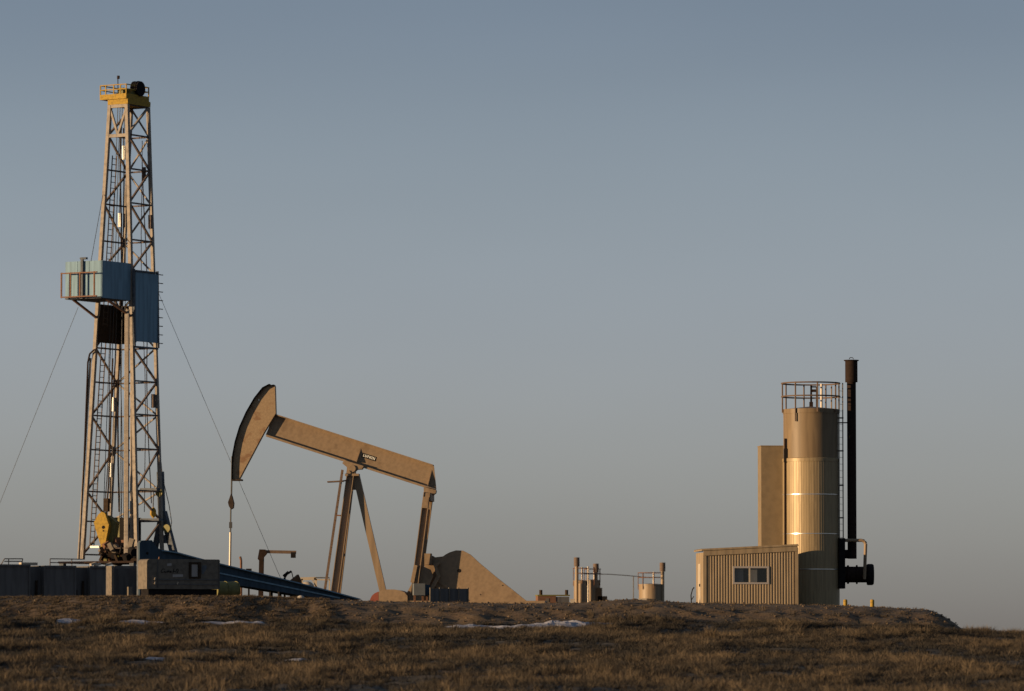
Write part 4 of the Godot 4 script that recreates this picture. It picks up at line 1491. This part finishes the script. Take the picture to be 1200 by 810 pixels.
# ------------------------------------------------------------------ units round the rig
func build_rig_units() -> void:
	var st: SurfaceTool
	# grey steel tanks in a row with dark pipe bays between them
	var spots := [[12.0, 44.0, 661.5, "grey steel tank with short tan rail on its roof"], [70.0, 36.0, 663.0, "grey steel tank with long low rail on its roof"], [118.0, 25.0, 663.5, "narrow grey steel tank beside the rig floor"]]
	for k in 3:
		var s = spots[k]
		var o := thing("steel_tank", s[3], "tank", ground_at(s[0], 285.0 + (s[0] - 70.0) / 20.25 * 0.466), 25.0, "grey tanks at the rig")
		var w: float = s[1] / F * 285.0 / cos(deg_to_rad(25.0))
		var h := on(o, s[0], s[2]).y
		st = mb()
		box(st, Vector3(0, h * 0.5 - 0.1, -3.0), Vector3(w, h + 0.2, 6.0))
		part(st, "shell", M.grey, o)
		for sx in [-1.0, 1.0]:
			st = mb()
			box(st, Vector3(sx * (w * 0.5 - 0.05), h * 0.5, 0.03), Vector3(0.1, h, 0.06))
			part(st, "corner_post", M.grey, o)
		st = mb()
		box(st, Vector3(0, h - 0.06, 0.035), Vector3(w - 0.2, 0.12, 0.06))
		part(st, "top_rail", M.grey, o)
		if k == 0:
			var rl := [[2.0, 657.0], [5.0, 654.5], [26.0, 654.5], [25.0, 662.0]]
			st = mb()
			path(st, [on(o, 1.0, 662, -0.3), on(o, 5.0, 655, -0.3), on(o, 26.5, 655, -0.3), on(o, 25.0, 663, -0.3)], 0.03)
			path(st, [on(o, 5.0, 658, -0.3), on(o, 26.0, 658, -0.3)], 0.03)
			path(st, [on(o, 10.0, 655, -0.3), on(o, 10.0, 663, -0.3)], 0.03)
			part(st, "guard_rail", M.grey_tan, o)
			st = mb()
			box(st, on(o, 33.0, 661.0, -0.8), Vector3(1.0, 0.16, 0.4))
			part(st, "hatch", M.cream, o)
		if k == 1:
			st = mb()
			path(st, [on(o, 58.5, 664, -0.4), on(o, 58.5, 655, -0.4), on(o, 98.0, 655.5, -0.4)], 0.028)
			path(st, [on(o, 58.5, 659.5, -0.4), on(o, 98.0, 659.5, -0.4)], 0.028)
			path(st, [on(o, 84.0, 664, -0.4), on(o, 84.0, 655, -0.4)], 0.028)
			part(st, "guard_rail", M.brace, o)
		if k == 2:
			st = mb()
			for q in [[109.0, 661.0], [114.0, 662.0], [127.0, 661.5]]:
				box(st, on(o, q[0], q[1], -0.5), Vector3(0.35, 0.12, 0.3), Basis(Vector3(0, 0, 1), 0.3))
			part(st, "roof_fitting", M.cream, o)
	for s in [[43.0, 22.0, 664.0, "dark recessed pipe bay next to the tank with the short rail"], [97.5, 20.0, 665.0, "dark recessed pipe bay next to the narrow tank"]]:
		var o := thing("pipe_bay", s[3], "pipe bay", ground_at(s[0], 285.0 + (s[0] - 70.0) / 20.25 * 0.466), 25.0)
		var h := on(o, s[0], s[2]).y
		st = mb()
		box(st, Vector3(0, h * 0.5 - 0.1, -0.75), Vector3(s[1] / 15.0, h + 0.2, 0.3))
		part(st, "back_panel", M.grey, o)
		for k in 2:
			st = mb()
			tube(st, Vector3(-0.25 + 0.4 * k, -0.2, -0.5), Vector3(-0.25 + 0.4 * k, h * (0.5 + 0.2 * k), -0.5), 0.07)
			part(st, "pipe", M.brown, o)
	# open-fronted steel box
	var ob := thing("open_box", "open fronted steel box with tan inner walls", "steel box", ground_at(150.0, 250.0), 24.0)
	var bh := on(ob, 150, 663.5).y
	var x0 := on(ob, 130.5, 680).x
	var x1 := on(ob, 170.5, 680).x
	st = mb()
	box(st, Vector3((x0 + x1) * 0.5, bh * 0.5 - 0.1, -0.8), Vector3(x1 - x0, bh + 0.2, 0.08))
	part(st, "back_wall", M.grey, ob)
	for sx in [x0 + 0.05, x1 - 0.05]:
		st = mb()
		box(st, Vector3(sx, bh * 0.5 - 0.1, -0.4), Vector3(0.1, bh + 0.2, 0.72))
		part(st, "side_wall", M.grey_tan, ob)
		st = mb()
		box(st, Vector3(sx, bh * 0.5 - 0.1, 0.02), Vector3(0.13, bh + 0.2, 0.1))
		part(st, "corner_post", M.grey_tan, ob)
	st = mb()
	box(st, Vector3((x0 + x1) * 0.5, bh - 0.06, 0.0), Vector3(x1 - x0 - 0.36, 0.14, 0.08))
	part(st, "lintel", M.grey, ob)
	st = mb()
	box(st, on(ob, 152.0, 696.0, 0.2), Vector3(0.22, 0.7, 0.2))
	part(st, "stub_post", M.grey_tan, ob)

	# generator skid with lettering
	var g := thing("generator_skid", "grey generator housing on a skid with a lit rounded end", "generator", ground_at(214.0, 204.0), 27.0)
	var gx0 := on(g, 172.0, 675).x
	var gx1 := on(g, 257.5, 675).x
	var gt := on(g, 214, 655.5).y
	var gb := on(g, 214, 690.5).y
	var rp := PackedVector2Array()
	rp.append(Vector2(gx0, gb)); rp.append(Vector2(gx1, gb))
	for k in 5:
		var a := k * PI / 8.0
		rp.append(Vector2(gx1 - 0.06 + 0.06 * cos(a), gt - 0.06 + 0.06 * sin(a)))
	for k in 5:
		var a := PI / 2.0 + k * PI / 8.0
		rp.append(Vector2(gx0 + 0.14 + 0.14 * cos(a), gt - 0.14 + 0.14 * sin(a)))
	st = mb()
	prism(st, rp, -0.95, 0.0)
	part(st, "housing", M.grey_tan, g)
	for px in [185.0, 257.0]:
		st = mb()
		var c := on(g, px, 675).x
		box(st, Vector3(c - 0.02, (gt + gb) * 0.5, 0.012), Vector3(0.035, gt - gb - 0.12, 0.024))
		part(st, "seam_strip", M.grey, g)
	for py in [679.5, 685.0]:
		st = mb()
		var y := on(g, 220, py).y
		box(st, Vector3((gx0 + gx1) * 0.5 + 0.2, y, 0.012), Vector3(gx1 - gx0 - 0.5, 0.04, 0.024))
		part(st, "rib", M.grey, g)
	for s in [[198.3, 661.8, 0.2, 0.1, 0.35], [208.2, 674.8, 0.46, 0.11, 0.12]]:
		st = mb()
		box(st, on(g, s[0], s[1], 0.008), Vector3(s[2], s[3], 0.016), Basis(Vector3(0, 0, 1), s[4] * 0.3))
		part(st, "plate", M.pale, g)
	var wv := Node3D.new()
	wv.name = "louvre_window"
	g.add_child(wv)
	st = mb()
	for s in [[222.6, 668.5, 0.07, 0.68], [233.6, 668.5, 0.12, 0.68]]:
		box(st, on(g, s[0], s[1], 0.03), Vector3(s[2], s[3], 0.06))
	for s in [[228.0, 659.8], [228.0, 677.0]]:
		box(st, on(g, s[0], s[1], 0.03), Vector3(0.32, 0.06, 0.06))
	part(st, "frame", M.brown, wv)
	st = mb()
	box(st, on(g, 228.0, 668.8, 0.006), Vector3(0.26, 0.5, 0.012))
	part(st, "pane", M.pale, wv)
	st = mb()
	prism(st, poly(g, [[236.5, 663.0], [242.2, 662.4], [241.8, 667.0], [238.0, 673.0], [236.2, 673.2]], 0.012), 0.002, 0.012)
	part(st, "sticker", M.blue_grey, g)
	# worn script lettering, no longer legible
	st = mb()
	var sc := [[[193.0, 667.5], [190.5, 666.8], [188.8, 669.2], [189.6, 671.3], [192.0, 670.4], [193.6, 669.2], [193.0, 671.3], [194.6, 671.2], [195.6, 669.2]], [[196.6, 668.8], [196.2, 671.2], [197.8, 669.0], [198.6, 671.0], [200.2, 669.0], [199.8, 671.2], [201.4, 670.0]], [[203.8, 666.6], [202.4, 671.4], [204.2, 669.4], [205.6, 670.8], [207.0, 667.4], [208.6, 666.8], [208.8, 669.2], [207.0, 671.8]]]
	for line in sc:
		var p3 := []
		for q in line:
			p3.append(on(g, q[0], q[1], 0.004))
		path(st, p3, 0.013, 5)
	part(st, "lettering", M.black, g)
	st = mb()
	box(st, Vector3((gx0 + gx1) * 0.5, gb * 0.5 - 0.15, -0.47), Vector3(gx1 - gx0 - 0.2, gb + 0.28, 0.8))
	part(st, "skid", M.black, g)
	for s in [[186.0, 654.5]]:
		st = mb()
		tube(st, on(g, s[0], 658.0, -0.1), on(g, s[0] + 0.5, 652.8, -0.1), 0.03)
		part(st, "filler_cap", M.rust, g)
	for s in [[181.5, 678.5], [181.5, 683.5], [208.0, 683.5]]:
		st = mb()
		box(st, on(g, s[0], s[1], 0.03), Vector3(0.05, 0.1, 0.05), Basis(Vector3(0, 0, 1), -0.4))
		part(st, "latch", M.cream, g)

	# blue ramp sloping down beside the generator
	var a0 := ground_at(163.0, 208.0)
	var a1 := ground_at(418.0, 215.0)
	var yaw := rad_to_deg(atan2(-(a1.z - a0.z), a1.x - a0.x))
	var o := thing("pipe_ramp", "long blue steel ramp sloping down to the pad beside the generator", "ramp", a0, yaw)
	var edge := [[163.5, 636.5], [166.0, 633.5], [178.0, 633.2], [183.0, 641.0], [190.0, 645.5], [206.0, 648.0], [240.0, 657.2], [300.0, 671.8], [350.0, 684.0], [385.0, 693.0], [420.0, 702.5]]
	var under := [[420.0, 706.0], [385.0, 702.5], [350.0, 697.5], [300.0, 689.0], [258.0, 683.5], [215.0, 676.0], [190.0, 670.0], [182.0, 705.0], [163.5, 705.0]]
	var full := edge.duplicate()
	full.append_array(under)
	st = mb()
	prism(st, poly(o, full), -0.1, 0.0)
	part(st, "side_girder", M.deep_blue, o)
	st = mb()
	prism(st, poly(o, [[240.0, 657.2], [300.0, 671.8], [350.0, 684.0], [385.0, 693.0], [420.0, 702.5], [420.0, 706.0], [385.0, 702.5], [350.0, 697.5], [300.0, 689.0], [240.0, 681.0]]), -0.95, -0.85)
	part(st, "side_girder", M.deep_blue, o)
	for i in edge.size() - 1:
		if i < 4:
			continue
		for z in ([0.05, -0.9] if i > 5 else [0.05]):
			st = mb()
			var p := on(o, edge[i][0], edge[i][1])
			var q := on(o, edge[i + 1][0], edge[i + 1][1])
			p.z = z
			q.z = z
			bar(st, p, q, 0.22, 0.05)
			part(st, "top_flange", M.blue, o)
	st = mb()
	for i in range(6, edge.size() - 1):
		var p := on(o, edge[i][0], edge[i][1] + 5.0)
		var q := on(o, edge[i + 1][0], edge[i + 1][1] + (5.0 if i < 8 else 2.0))
		p.z = -0.475
		q.z = -0.475
		bar(st, p, q, 0.74, 0.05)
	part(st, "deck", M.blue_grey, o)
	st = mb()
	prism(st, poly(o, [[163.5, 637.0], [166.0, 634.0], [177.0, 634.0], [177.0, 700.0], [163.5, 700.0]]), -0.22, -0.1)
	part(st, "bulkhead", M.blue_grey, o)
	st = mb()
	var hc := on(o, 172.4, 648.5, 0.0)
	tube(st, hc, hc + Vector3(0, 0, 0.012), 0.06, 0.06, 16)
	part(st, "hole", M.black, o)
	st = mb()
	bar(st, on(o, 200, 660, 0.02), on(o, 398, 701, 0.02), 0.04, 0.06)
	part(st, "stringer", M.blue, o)
	for px in [275.0, 330.0, 372.0]:
		st = mb()
		var tpp := on(o, px, 692.0, 0.0)
		for z in [-0.15, -0.8]:
			bar(st, Vector3(tpp.x, -0.3, z), Vector3(tpp.x, tpp.y, z), 0.12, 0.12)
		part(st, "trestle", M.black, o)
	# olive drum under the ramp
	var od := thing("olive_drum", "olive fuel drum lying under the blue ramp", "drum", ground_at(264.0, 206.5), 30.0)
	st = mb()
	tube(st, Vector3(-0.5, 0.45, 0), Vector3(0.5, 0.45, 0), 0.36, 0.36, 24)
	part(st, "shell", M.olive, od)
	for xx in [-0.5, 0.0, 0.5]:
		st = mb()
		tube(st, Vector3(xx - 0.02, 0.45, 0), Vector3(xx + 0.02, 0.45, 0), 0.38, 0.38, 24)
		part(st, "hoop", M.olive, od)
	st = mb()
	box(st, Vector3(0, 0.0, 0), Vector3(0.9, 0.3, 0.6))
	part(st, "cradle", M.black, od)

	# small jib crane beyond the ramp
	var j := thing("jib_crane", "short dark jib crane with a yellowish horizontal arm above the ramp", "crane", ground_at(306.0, 224.0))
	st = mb()
	bar(st, on(j, 305.2, 712), on(j, 306.6, 649), 0.24, 0.22)
	part(st, "mast_post", M.rust_black, j)
	st = mb()
	prism(st, poly(j, [[302.0, 655.0], [304.0, 644.0], [311.0, 644.2], [313.0, 649.0], [309.5, 653.0], [308.0, 658.0], [303.5, 657.0]]), -0.16, 0.16)
	part(st, "head_bracket", M.rust_black, j)
	st = mb()
	bar(st, on(j, 308.5, 646.6), on(j, 347.0, 647.4), 0.18, 0.14)
	part(st, "arm", M.rail_brown, j)
	st = mb()
	box(st, on(j, 343.6, 650.6), Vector3(0.22, 0.26, 0.2))
	part(st, "trolley", M.black, j)

	# black hydraulic unit and bent bracket
	var h := thing("hydraulic_unit", "tilted black hydraulic unit peeking over the blue ramp", "machine", ground_at(345.0, 224.5), 10.0)
	st = mb()
	prism(st, poly(h, [[340.5, 713.0], [340.5, 680.5], [349.2, 673.4], [353.0, 681.5], [353.0, 713.0]]), -0.4, 0.2)
	part(st, "casing", M.black, h)
	st = mb()
	path(st, [on(h, 333.5, 713), on(h, 333.5, 677.0), on(h, 336.0, 673.0), on(h, 341.5, 669.6)], 0.05)
	path(st, [on(h, 332.0, 675.5), on(h, 338.0, 670.4)], 0.06)
	path(st, [on(h, 341.5, 669.6), on(h, 343.5, 678.0)], 0.02)
	part(st, "hose_bracket", M.black, h)
	var v := thing("vent_stub", "short bent vent pipe rising behind the ramp near the polished rod", "pipe", ground_at(282.0, 223.0))
	st = mb()
	path(st, [on(v, 282.5, 710), on(v, 282.4, 656.5), on(v, 281.2, 652.5)], 0.055)
	part(st, "pipe", M.rust, v)
	st = mb()
	box(st, on(v, 291.5, 671.0), Vector3(0.24, 0.34, 0.3))
	bar(st, on(v, 291.5, 671.0), on(v, 291.5, 710.0), 0.08, 0.08)
	part(st, "junction_box", M.black, v)

	# cream rail frame behind the samson post
	var c := thing("pipe_rack", "cream painted pipe rack frame behind the ladder of the pump jack", "rack", ground_at(369.0, 230.0))
	for s in [[352.0, 678.6, 370.0, 678.0, 0.14], [369.8, 677.0, 369.8, 712.0, 0.13], [386.0, 678.2, 386.0, 712.0, 0.06], [370.0, 679.5, 386.0, 679.5, 0.06], [354.0, 678.6, 354.0, 712.0, 0.08], [366.0, 680.0, 372.0, 690.0, 0.05]]:
		st = mb()
		bar(st, on(c, s[0], s[1]), on(c, s[2], s[3]), 0.12, s[4])
		part(st, "frame_bar", M.cream, c)
	st = mb()
	bar(st, on(c, 370.0, 677.2, 0.07), on(c, 386.0, 677.2, 0.07), 0.1, 0.06)
	part(st, "frame_bar", M.blue_grey, c)
	var tk := thing("tarp_bundle", "rounded tan tarpaulin bundle under the cream rack", "tarpaulin", ground_at(360.0, 231.5))
	st = mb()
	var prof := []
	var hh := on(tk, 360, 681.5).y
	for k in 9:
		var a := PI * 0.5 * k / 8.0
		prof.append([0.34 * cos(a) + 0.0001, hh - 0.3 + 0.3 * sin(a)])
	prof.push_front([0.36, -0.2])
	lathe(st, Vector3.ZERO, prof, 20)
	part(st, "cover", M.cream, tk)

	# control cabinet and panel fence in front of the gear reducer
	var cb := thing("control_cabinet", "pale grey electrical cabinet in front of the pitman arms", "cabinet", ground_at(493.0, 217.5), 9.0)
	st = mb()
	var cc := on(cb, 491.5, 690.8)
	box(st, cc + Vector3(0, 0, -0.2), Vector3(0.5, 0.52, 0.4))
	part(st, "door", M.cabinet, cb)
	st = mb()
	var c2 := on(cb, 501.0, 691.5)
	box(st, c2 + Vector3(0, 0, -0.25), Vector3(0.24, 0.46, 0.3))
	part(st, "side_box", M.deep_blue, cb)
	st = mb()
	for xx in [cc.x - 0.18, cc.x + 0.18, c2.x]:
		box(st, Vector3(xx, cc.y * 0.5 - 0.25, -0.2), Vector3(0.08, cc.y, 0.08))
	part(st, "stand", M.rust, cb)
	var fe := thing("panel_fence", "low dark blue panel fence in front of the belt guard", "fence", ground_at(526.0, 217.8), 26.0)
	var fx := [504.0, 515.0, 526.0, 537.0, 548.0]
	for k in 4:
		st = mb()
		var p := on(fe, fx[k] + 0.6, 690.0)
		var q := on(fe, fx[k + 1] - 0.6, 690.0)
		box(st, Vector3((p.x + q.x) * 0.5, p.y * 0.5 - 0.1, 0), Vector3(q.x - p.x, p.y + 0.2, 0.04))
		part(st, "panel", M.grey, fe)
	for k in 5:
		st = mb()
		var p := on(fe, fx[k], 688.8)
		box(st, Vector3(p.x, p.y * 0.5 - 0.1, 0.03), Vector3(0.05, p.y + 0.2, 0.07))
		part(st, "post", M.grey_tan, fe)

	# pale stone on the rim
	var sp := ground_at(352.5, 198.6)
	var rk := thing("pale_stone", "pale rounded stone on the rim of the pad below the ramp", "stone", sp)
	st = mb()
	var pr := []
	for k in 8:
		var a := -0.4 + (PI * 0.5 + 0.4) * k / 7.0
		pr.append([0.16 * cos(a) + 0.0001, 0.13 * sin(a) + 0.03])
	lathe(st, Vector3.ZERO, pr, 11)
	part(st, "stone", M.rock, rk)

# ------------------------------------------------------------------ plant farther off
func far_treater(label: String, px: float, rpx: float, top: float, d: float, stack_px: float, stack_top: float, rail_top: float) -> Node3D:
	var o := thing("small_treater", label, "treater", ground_at(px, d), 0.0, "far treaters")
	var st := mb()
	var r := rpx / F * d
	var y := on(o, px, top).y
	lathe(st, Vector3.ZERO, [[r, -0.3], [r, y - 0.15], [r * 1.03, y - 0.15], [r * 1.03, y], [0.0, y + 0.08]], 48)
	part(st, "shell", M.tan_streak, o)
	var ry := on(o, px, rail_top).y
	var gr := Node3D.new()
	gr.name = "guard_rail"
	o.add_child(gr)
	for yy in [ry, (ry + y) * 0.5 + 0.1]:
		st = mb()
		ring(st, Vector3(0, yy, 0), r * 1.06, 0.04, 28)
		part(st, "rail", M.rust, gr)
	for k in 7:
		st = mb()
		var t := TAU * (k + 0.2) / 7.0
		var p := Vector3(sin(t), 0, cos(t)) * r * 1.06
		tube(st, p + Vector3(0, y - 0.5, 0), p + Vector3(0, ry, 0), 0.04, 0.04, 6)
		part(st, "post", M.rust, gr)
	var sx := on(o, stack_px, 690).x
	var sy := on(o, stack_px, stack_top).y
	st = mb()
	tube(st, Vector3(sx, -0.3, 0.5), Vector3(sx, sy - 0.2, 0.5), 0.17, 0.17, 20)
	var f := part(st, "flue_stack", M.tan_streak, o)
	st = mb()
	tube(st, Vector3(sx, sy - 0.85, 0.5), Vector3(sx, sy, 0.5), 0.27, 0.27, 20)
	part(st, "hood", M.rail_brown, f)
	st = mb()
	var vx := on(o, px + rpx * 0.2, 690).x
	tube(st, Vector3(vx, y - 0.1, 0), Vector3(vx, ry + 0.1, 0), 0.07, 0.07, 10)
	part(st, "vent_pipe", M.rod, o)
	return o

func build_far() -> void:
	var st: SurfaceTool
	var a := far_treater("far tan treater with its flue stack in front and paired vessel beside it", 680.5, 8.0, 680.5, 469.0, 675.8, 653.5, 666.0)
	st = mb()
	tube(st, on(a, 680.5, 712, 0.9), on(a, 680.5, 684.0, 0.9), 0.22, 0.22, 16)
	part(st, "column", M.tan, a)
	var b := far_treater("far dark-sided treater with a short flue stack rising behind it", 694.5, 9.0, 680.0, 472.0, 698.3, 660.8, 667.0)
	st = mb()
	tube(st, on(b, 689.3, 712, 0.9), on(b, 689.3, 664.0, 0.9), 0.08, 0.08, 12)
	part(st, "riser", M.rod, b)
	st = mb()
	box(st, on(b, 702.0, 697, 0.5), Vector3(0.6, 1.3, 0.5))
	box(st, on(b, 706.0, 702.5, 0.5), Vector3(0.9, 0.6, 0.5))
	part(st, "burner_box", M.black, b)
	var c := far_treater("far broad tan treater standing alone with a flue stack at its edge", 763.0, 14.2, 684.8, 469.0, 776.3, 659.5, 671.5)
	st = mb()
	box(st, on(c, 753.0, 707.0, 1.5), Vector3(0.75, 0.9, 0.8))
	part(st, "valve_box", M.cream, c)
	# overhead line between the treaters with its post
	var p := thing("overhead_pipe", "thin dark pipe strung across between the far treaters", "pipe", ground_at(742.3, 469.0))
	st = mb()
	path(st, [on(p, 684.0, 672.6), on(p, 715.0, 673.2), on(p, 735.0, 674.6), on(p, 762.0, 677.2)], 0.04)
	part(st, "pipe", M.cable, p)
	st = mb()
	tube(st, Vector3(0, -0.3, 0), on(p, 742.3, 675.3), 0.045)
	part(st, "post", M.grey_tan, p)
	var lb := thing("small_box", "small sunlit cream box at the foot of the far paired treaters", "box", ground_at(671.0, 466.0))
	st = mb()
	var q := on(lb, 671.0, 703.0)
	box(st, Vector3(0, q.y * 0.5, 0), Vector3(0.45, q.y, 0.5))
	part(st, "body", M.cream, lb)
	st = mb()
	box(st, Vector3(0, q.y + 0.03, 0), Vector3(0.5, 0.06, 0.55))
	part(st, "lid", M.cream, lb)
	# rust red skid tank with two stub posts
	var r := thing("skid_tank", "low rust red skid tank with two stub posts", "tank", ground_at(648.5, 240.0), 8.0)
	var t := on(r, 648, 698.6).y
	var x0 := on(r, 630.5, 703).x
	var x1 := on(r, 651.5, 703).x
	var x2 := on(r, 667.3, 703).x
	st = mb()
	box(st, Vector3((x0 + x1) * 0.5, t * 0.5 - 0.1, -0.4), Vector3(x1 - x0, t + 0.2, 0.8))
	part(st, "body", M.rust, r)
	st = mb()
	box(st, Vector3((x1 + x2) * 0.5, t * 0.5 - 0.12, -0.42), Vector3(x2 - x1 - 0.004, t + 0.16, 0.8))
	part(st, "end_box", M.grey, r)
	st = mb()
	box(st, Vector3((x0 + x2) * 0.5, t + 0.03, -0.4), Vector3(x2 - x0 + 0.05, 0.06, 0.86))
	part(st, "lid", M.olive, r)
	for px in [633.8, 664.0]:
		st = mb()
		var s := on(r, px, 691.5, -0.3)
		tube(st, Vector3(s.x, t, -0.3), s, 0.08, 0.08, 12)
		part(st, "stub_post", M.brown, r)
	st = mb()
	box(st, on(r, 641.5, 704.0, 0.006), Vector3(0.16, 0.22, 0.012))
	part(st, "label_plate", M.grey_tan, r)

# ------------------------------------------------------------------ sky
func make_sky() -> PanoramaSkyMaterial:
	# elevation in degrees, linear colour as the picture shows it
	var e := [[-90.0, 0.05, 0.042, 0.034], [-0.6, 0.10, 0.09, 0.08], [-0.1, 0.18, 0.165, 0.152], [0.25, 0.205, 0.191, 0.177], [1.1, 0.268, 0.266, 0.247], [2.0, 0.308, 0.316, 0.304], [3.5, 0.312, 0.346, 0.376], [5.5, 0.26, 0.313, 0.36], [7.5, 0.18, 0.233, 0.3], [12.0, 0.145, 0.197, 0.268], [25.0, 0.125, 0.174, 0.247], [50.0, 0.10, 0.145, 0.215], [90.0, 0.085, 0.125, 0.19]]
	var hz := FastNoiseLite.new()
	hz.seed = 6; hz.frequency = 0.02; hz.fractal_octaves = 3
	var h := 2048
	var im := Image.create(512, h, false, Image.FORMAT_RGBF)
	for y in h:
		var el := 90.0 - 180.0 * (y + 0.5) / h
		var c := Color(0, 0, 0)
		for k in 13:
			var ee := el + (k - 6) * 0.14 * clampf(absf(el) + 0.2, 0.25, 1.0)
			for i in e.size() - 1:
				if ee >= e[i][0] and ee <= e[i + 1][0]:
					var t: float = (ee - e[i][0]) / (e[i + 1][0] - e[i][0])
					c += Color(lerpf(e[i][1], e[i + 1][1], t), lerpf(e[i][2], e[i + 1][2], t), lerpf(e[i][3], e[i + 1][3], t)) / 13.0
					break
		c = c * (1.0 / 1.5)
		for x in 512:
			# thin uneven haze, the same all round
			var a := TAU * x / 512.0
			im.set_pixel(x, y, c * (1.0 + 0.035 * hz.get_noise_3d(cos(a) * 420.0, sin(a) * 420.0, el * 26.0)))
	var pm := PanoramaSkyMaterial.new()
	pm.panorama = ImageTexture.create_from_image(im)
	return pm

func _ready() -> void:
	var cam := Camera3D.new()
	cam.name = "camera"
	add_child(cam)
	cam.position = Vector3(0, EYE, 0)
	cam.rotation.x = PITCH
	cam.keep_aspect = Camera3D.KEEP_HEIGHT
	cam.fov = rad_to_deg(2.0 * atan(405.0 / F))
	cam.near = 0.5
	cam.far = 12000.0
	cam.current = true
	var lens := CameraAttributesPhysical.new()
	lens.frustum_focal_length = 12.0 / (405.0 / F)
	lens.frustum_focus_distance = 222.0
	lens.exposure_aperture = 2.0
	lens.frustum_near = 0.5
	lens.frustum_far = 12000.0
	cam.attributes = lens
	var env := Environment.new()
	env.background_mode = Environment.BG_SKY
	var sky := Sky.new()
	sky.sky_material = make_sky()
	env.sky = sky
	env.tonemap_mode = Environment.TONE_MAPPER_LINEAR
	env.tonemap_exposure = 1.5
	env.sdfgi_enabled = true
	env.ssao_enabled = true
	env.ssil_enabled = true
	var we := WorldEnvironment.new()
	we.name = "world_environment"
	we.environment = env
	add_child(we)
	var sun := DirectionalLight3D.new()
	sun.name = "sun"
	add_child(sun)
	sun.light_energy = 1.5
	sun.light_color = Color(1.0, 0.70, 0.40).linear_to_srgb()
	sun.light_angular_distance = 0.5
	sun.shadow_enabled = true
	var az := deg_to_rad(SUN_LEFT)
	var up := deg_to_rad(SUN_UP)
	var to_sun := Vector3(-sin(az) * cos(up), sin(up), cos(az) * cos(up))
	sun.look_at_from_position(to_sun * 100.0, Vector3.ZERO)

	make_materials()
	prepare_ground()
	build_ground()
	build_snow()
	build_grass()
	build_pump_jack()
	build_treater()
	build_shed()
	build_bollards()
	build_rig()
	build_rig_units()
	build_far()
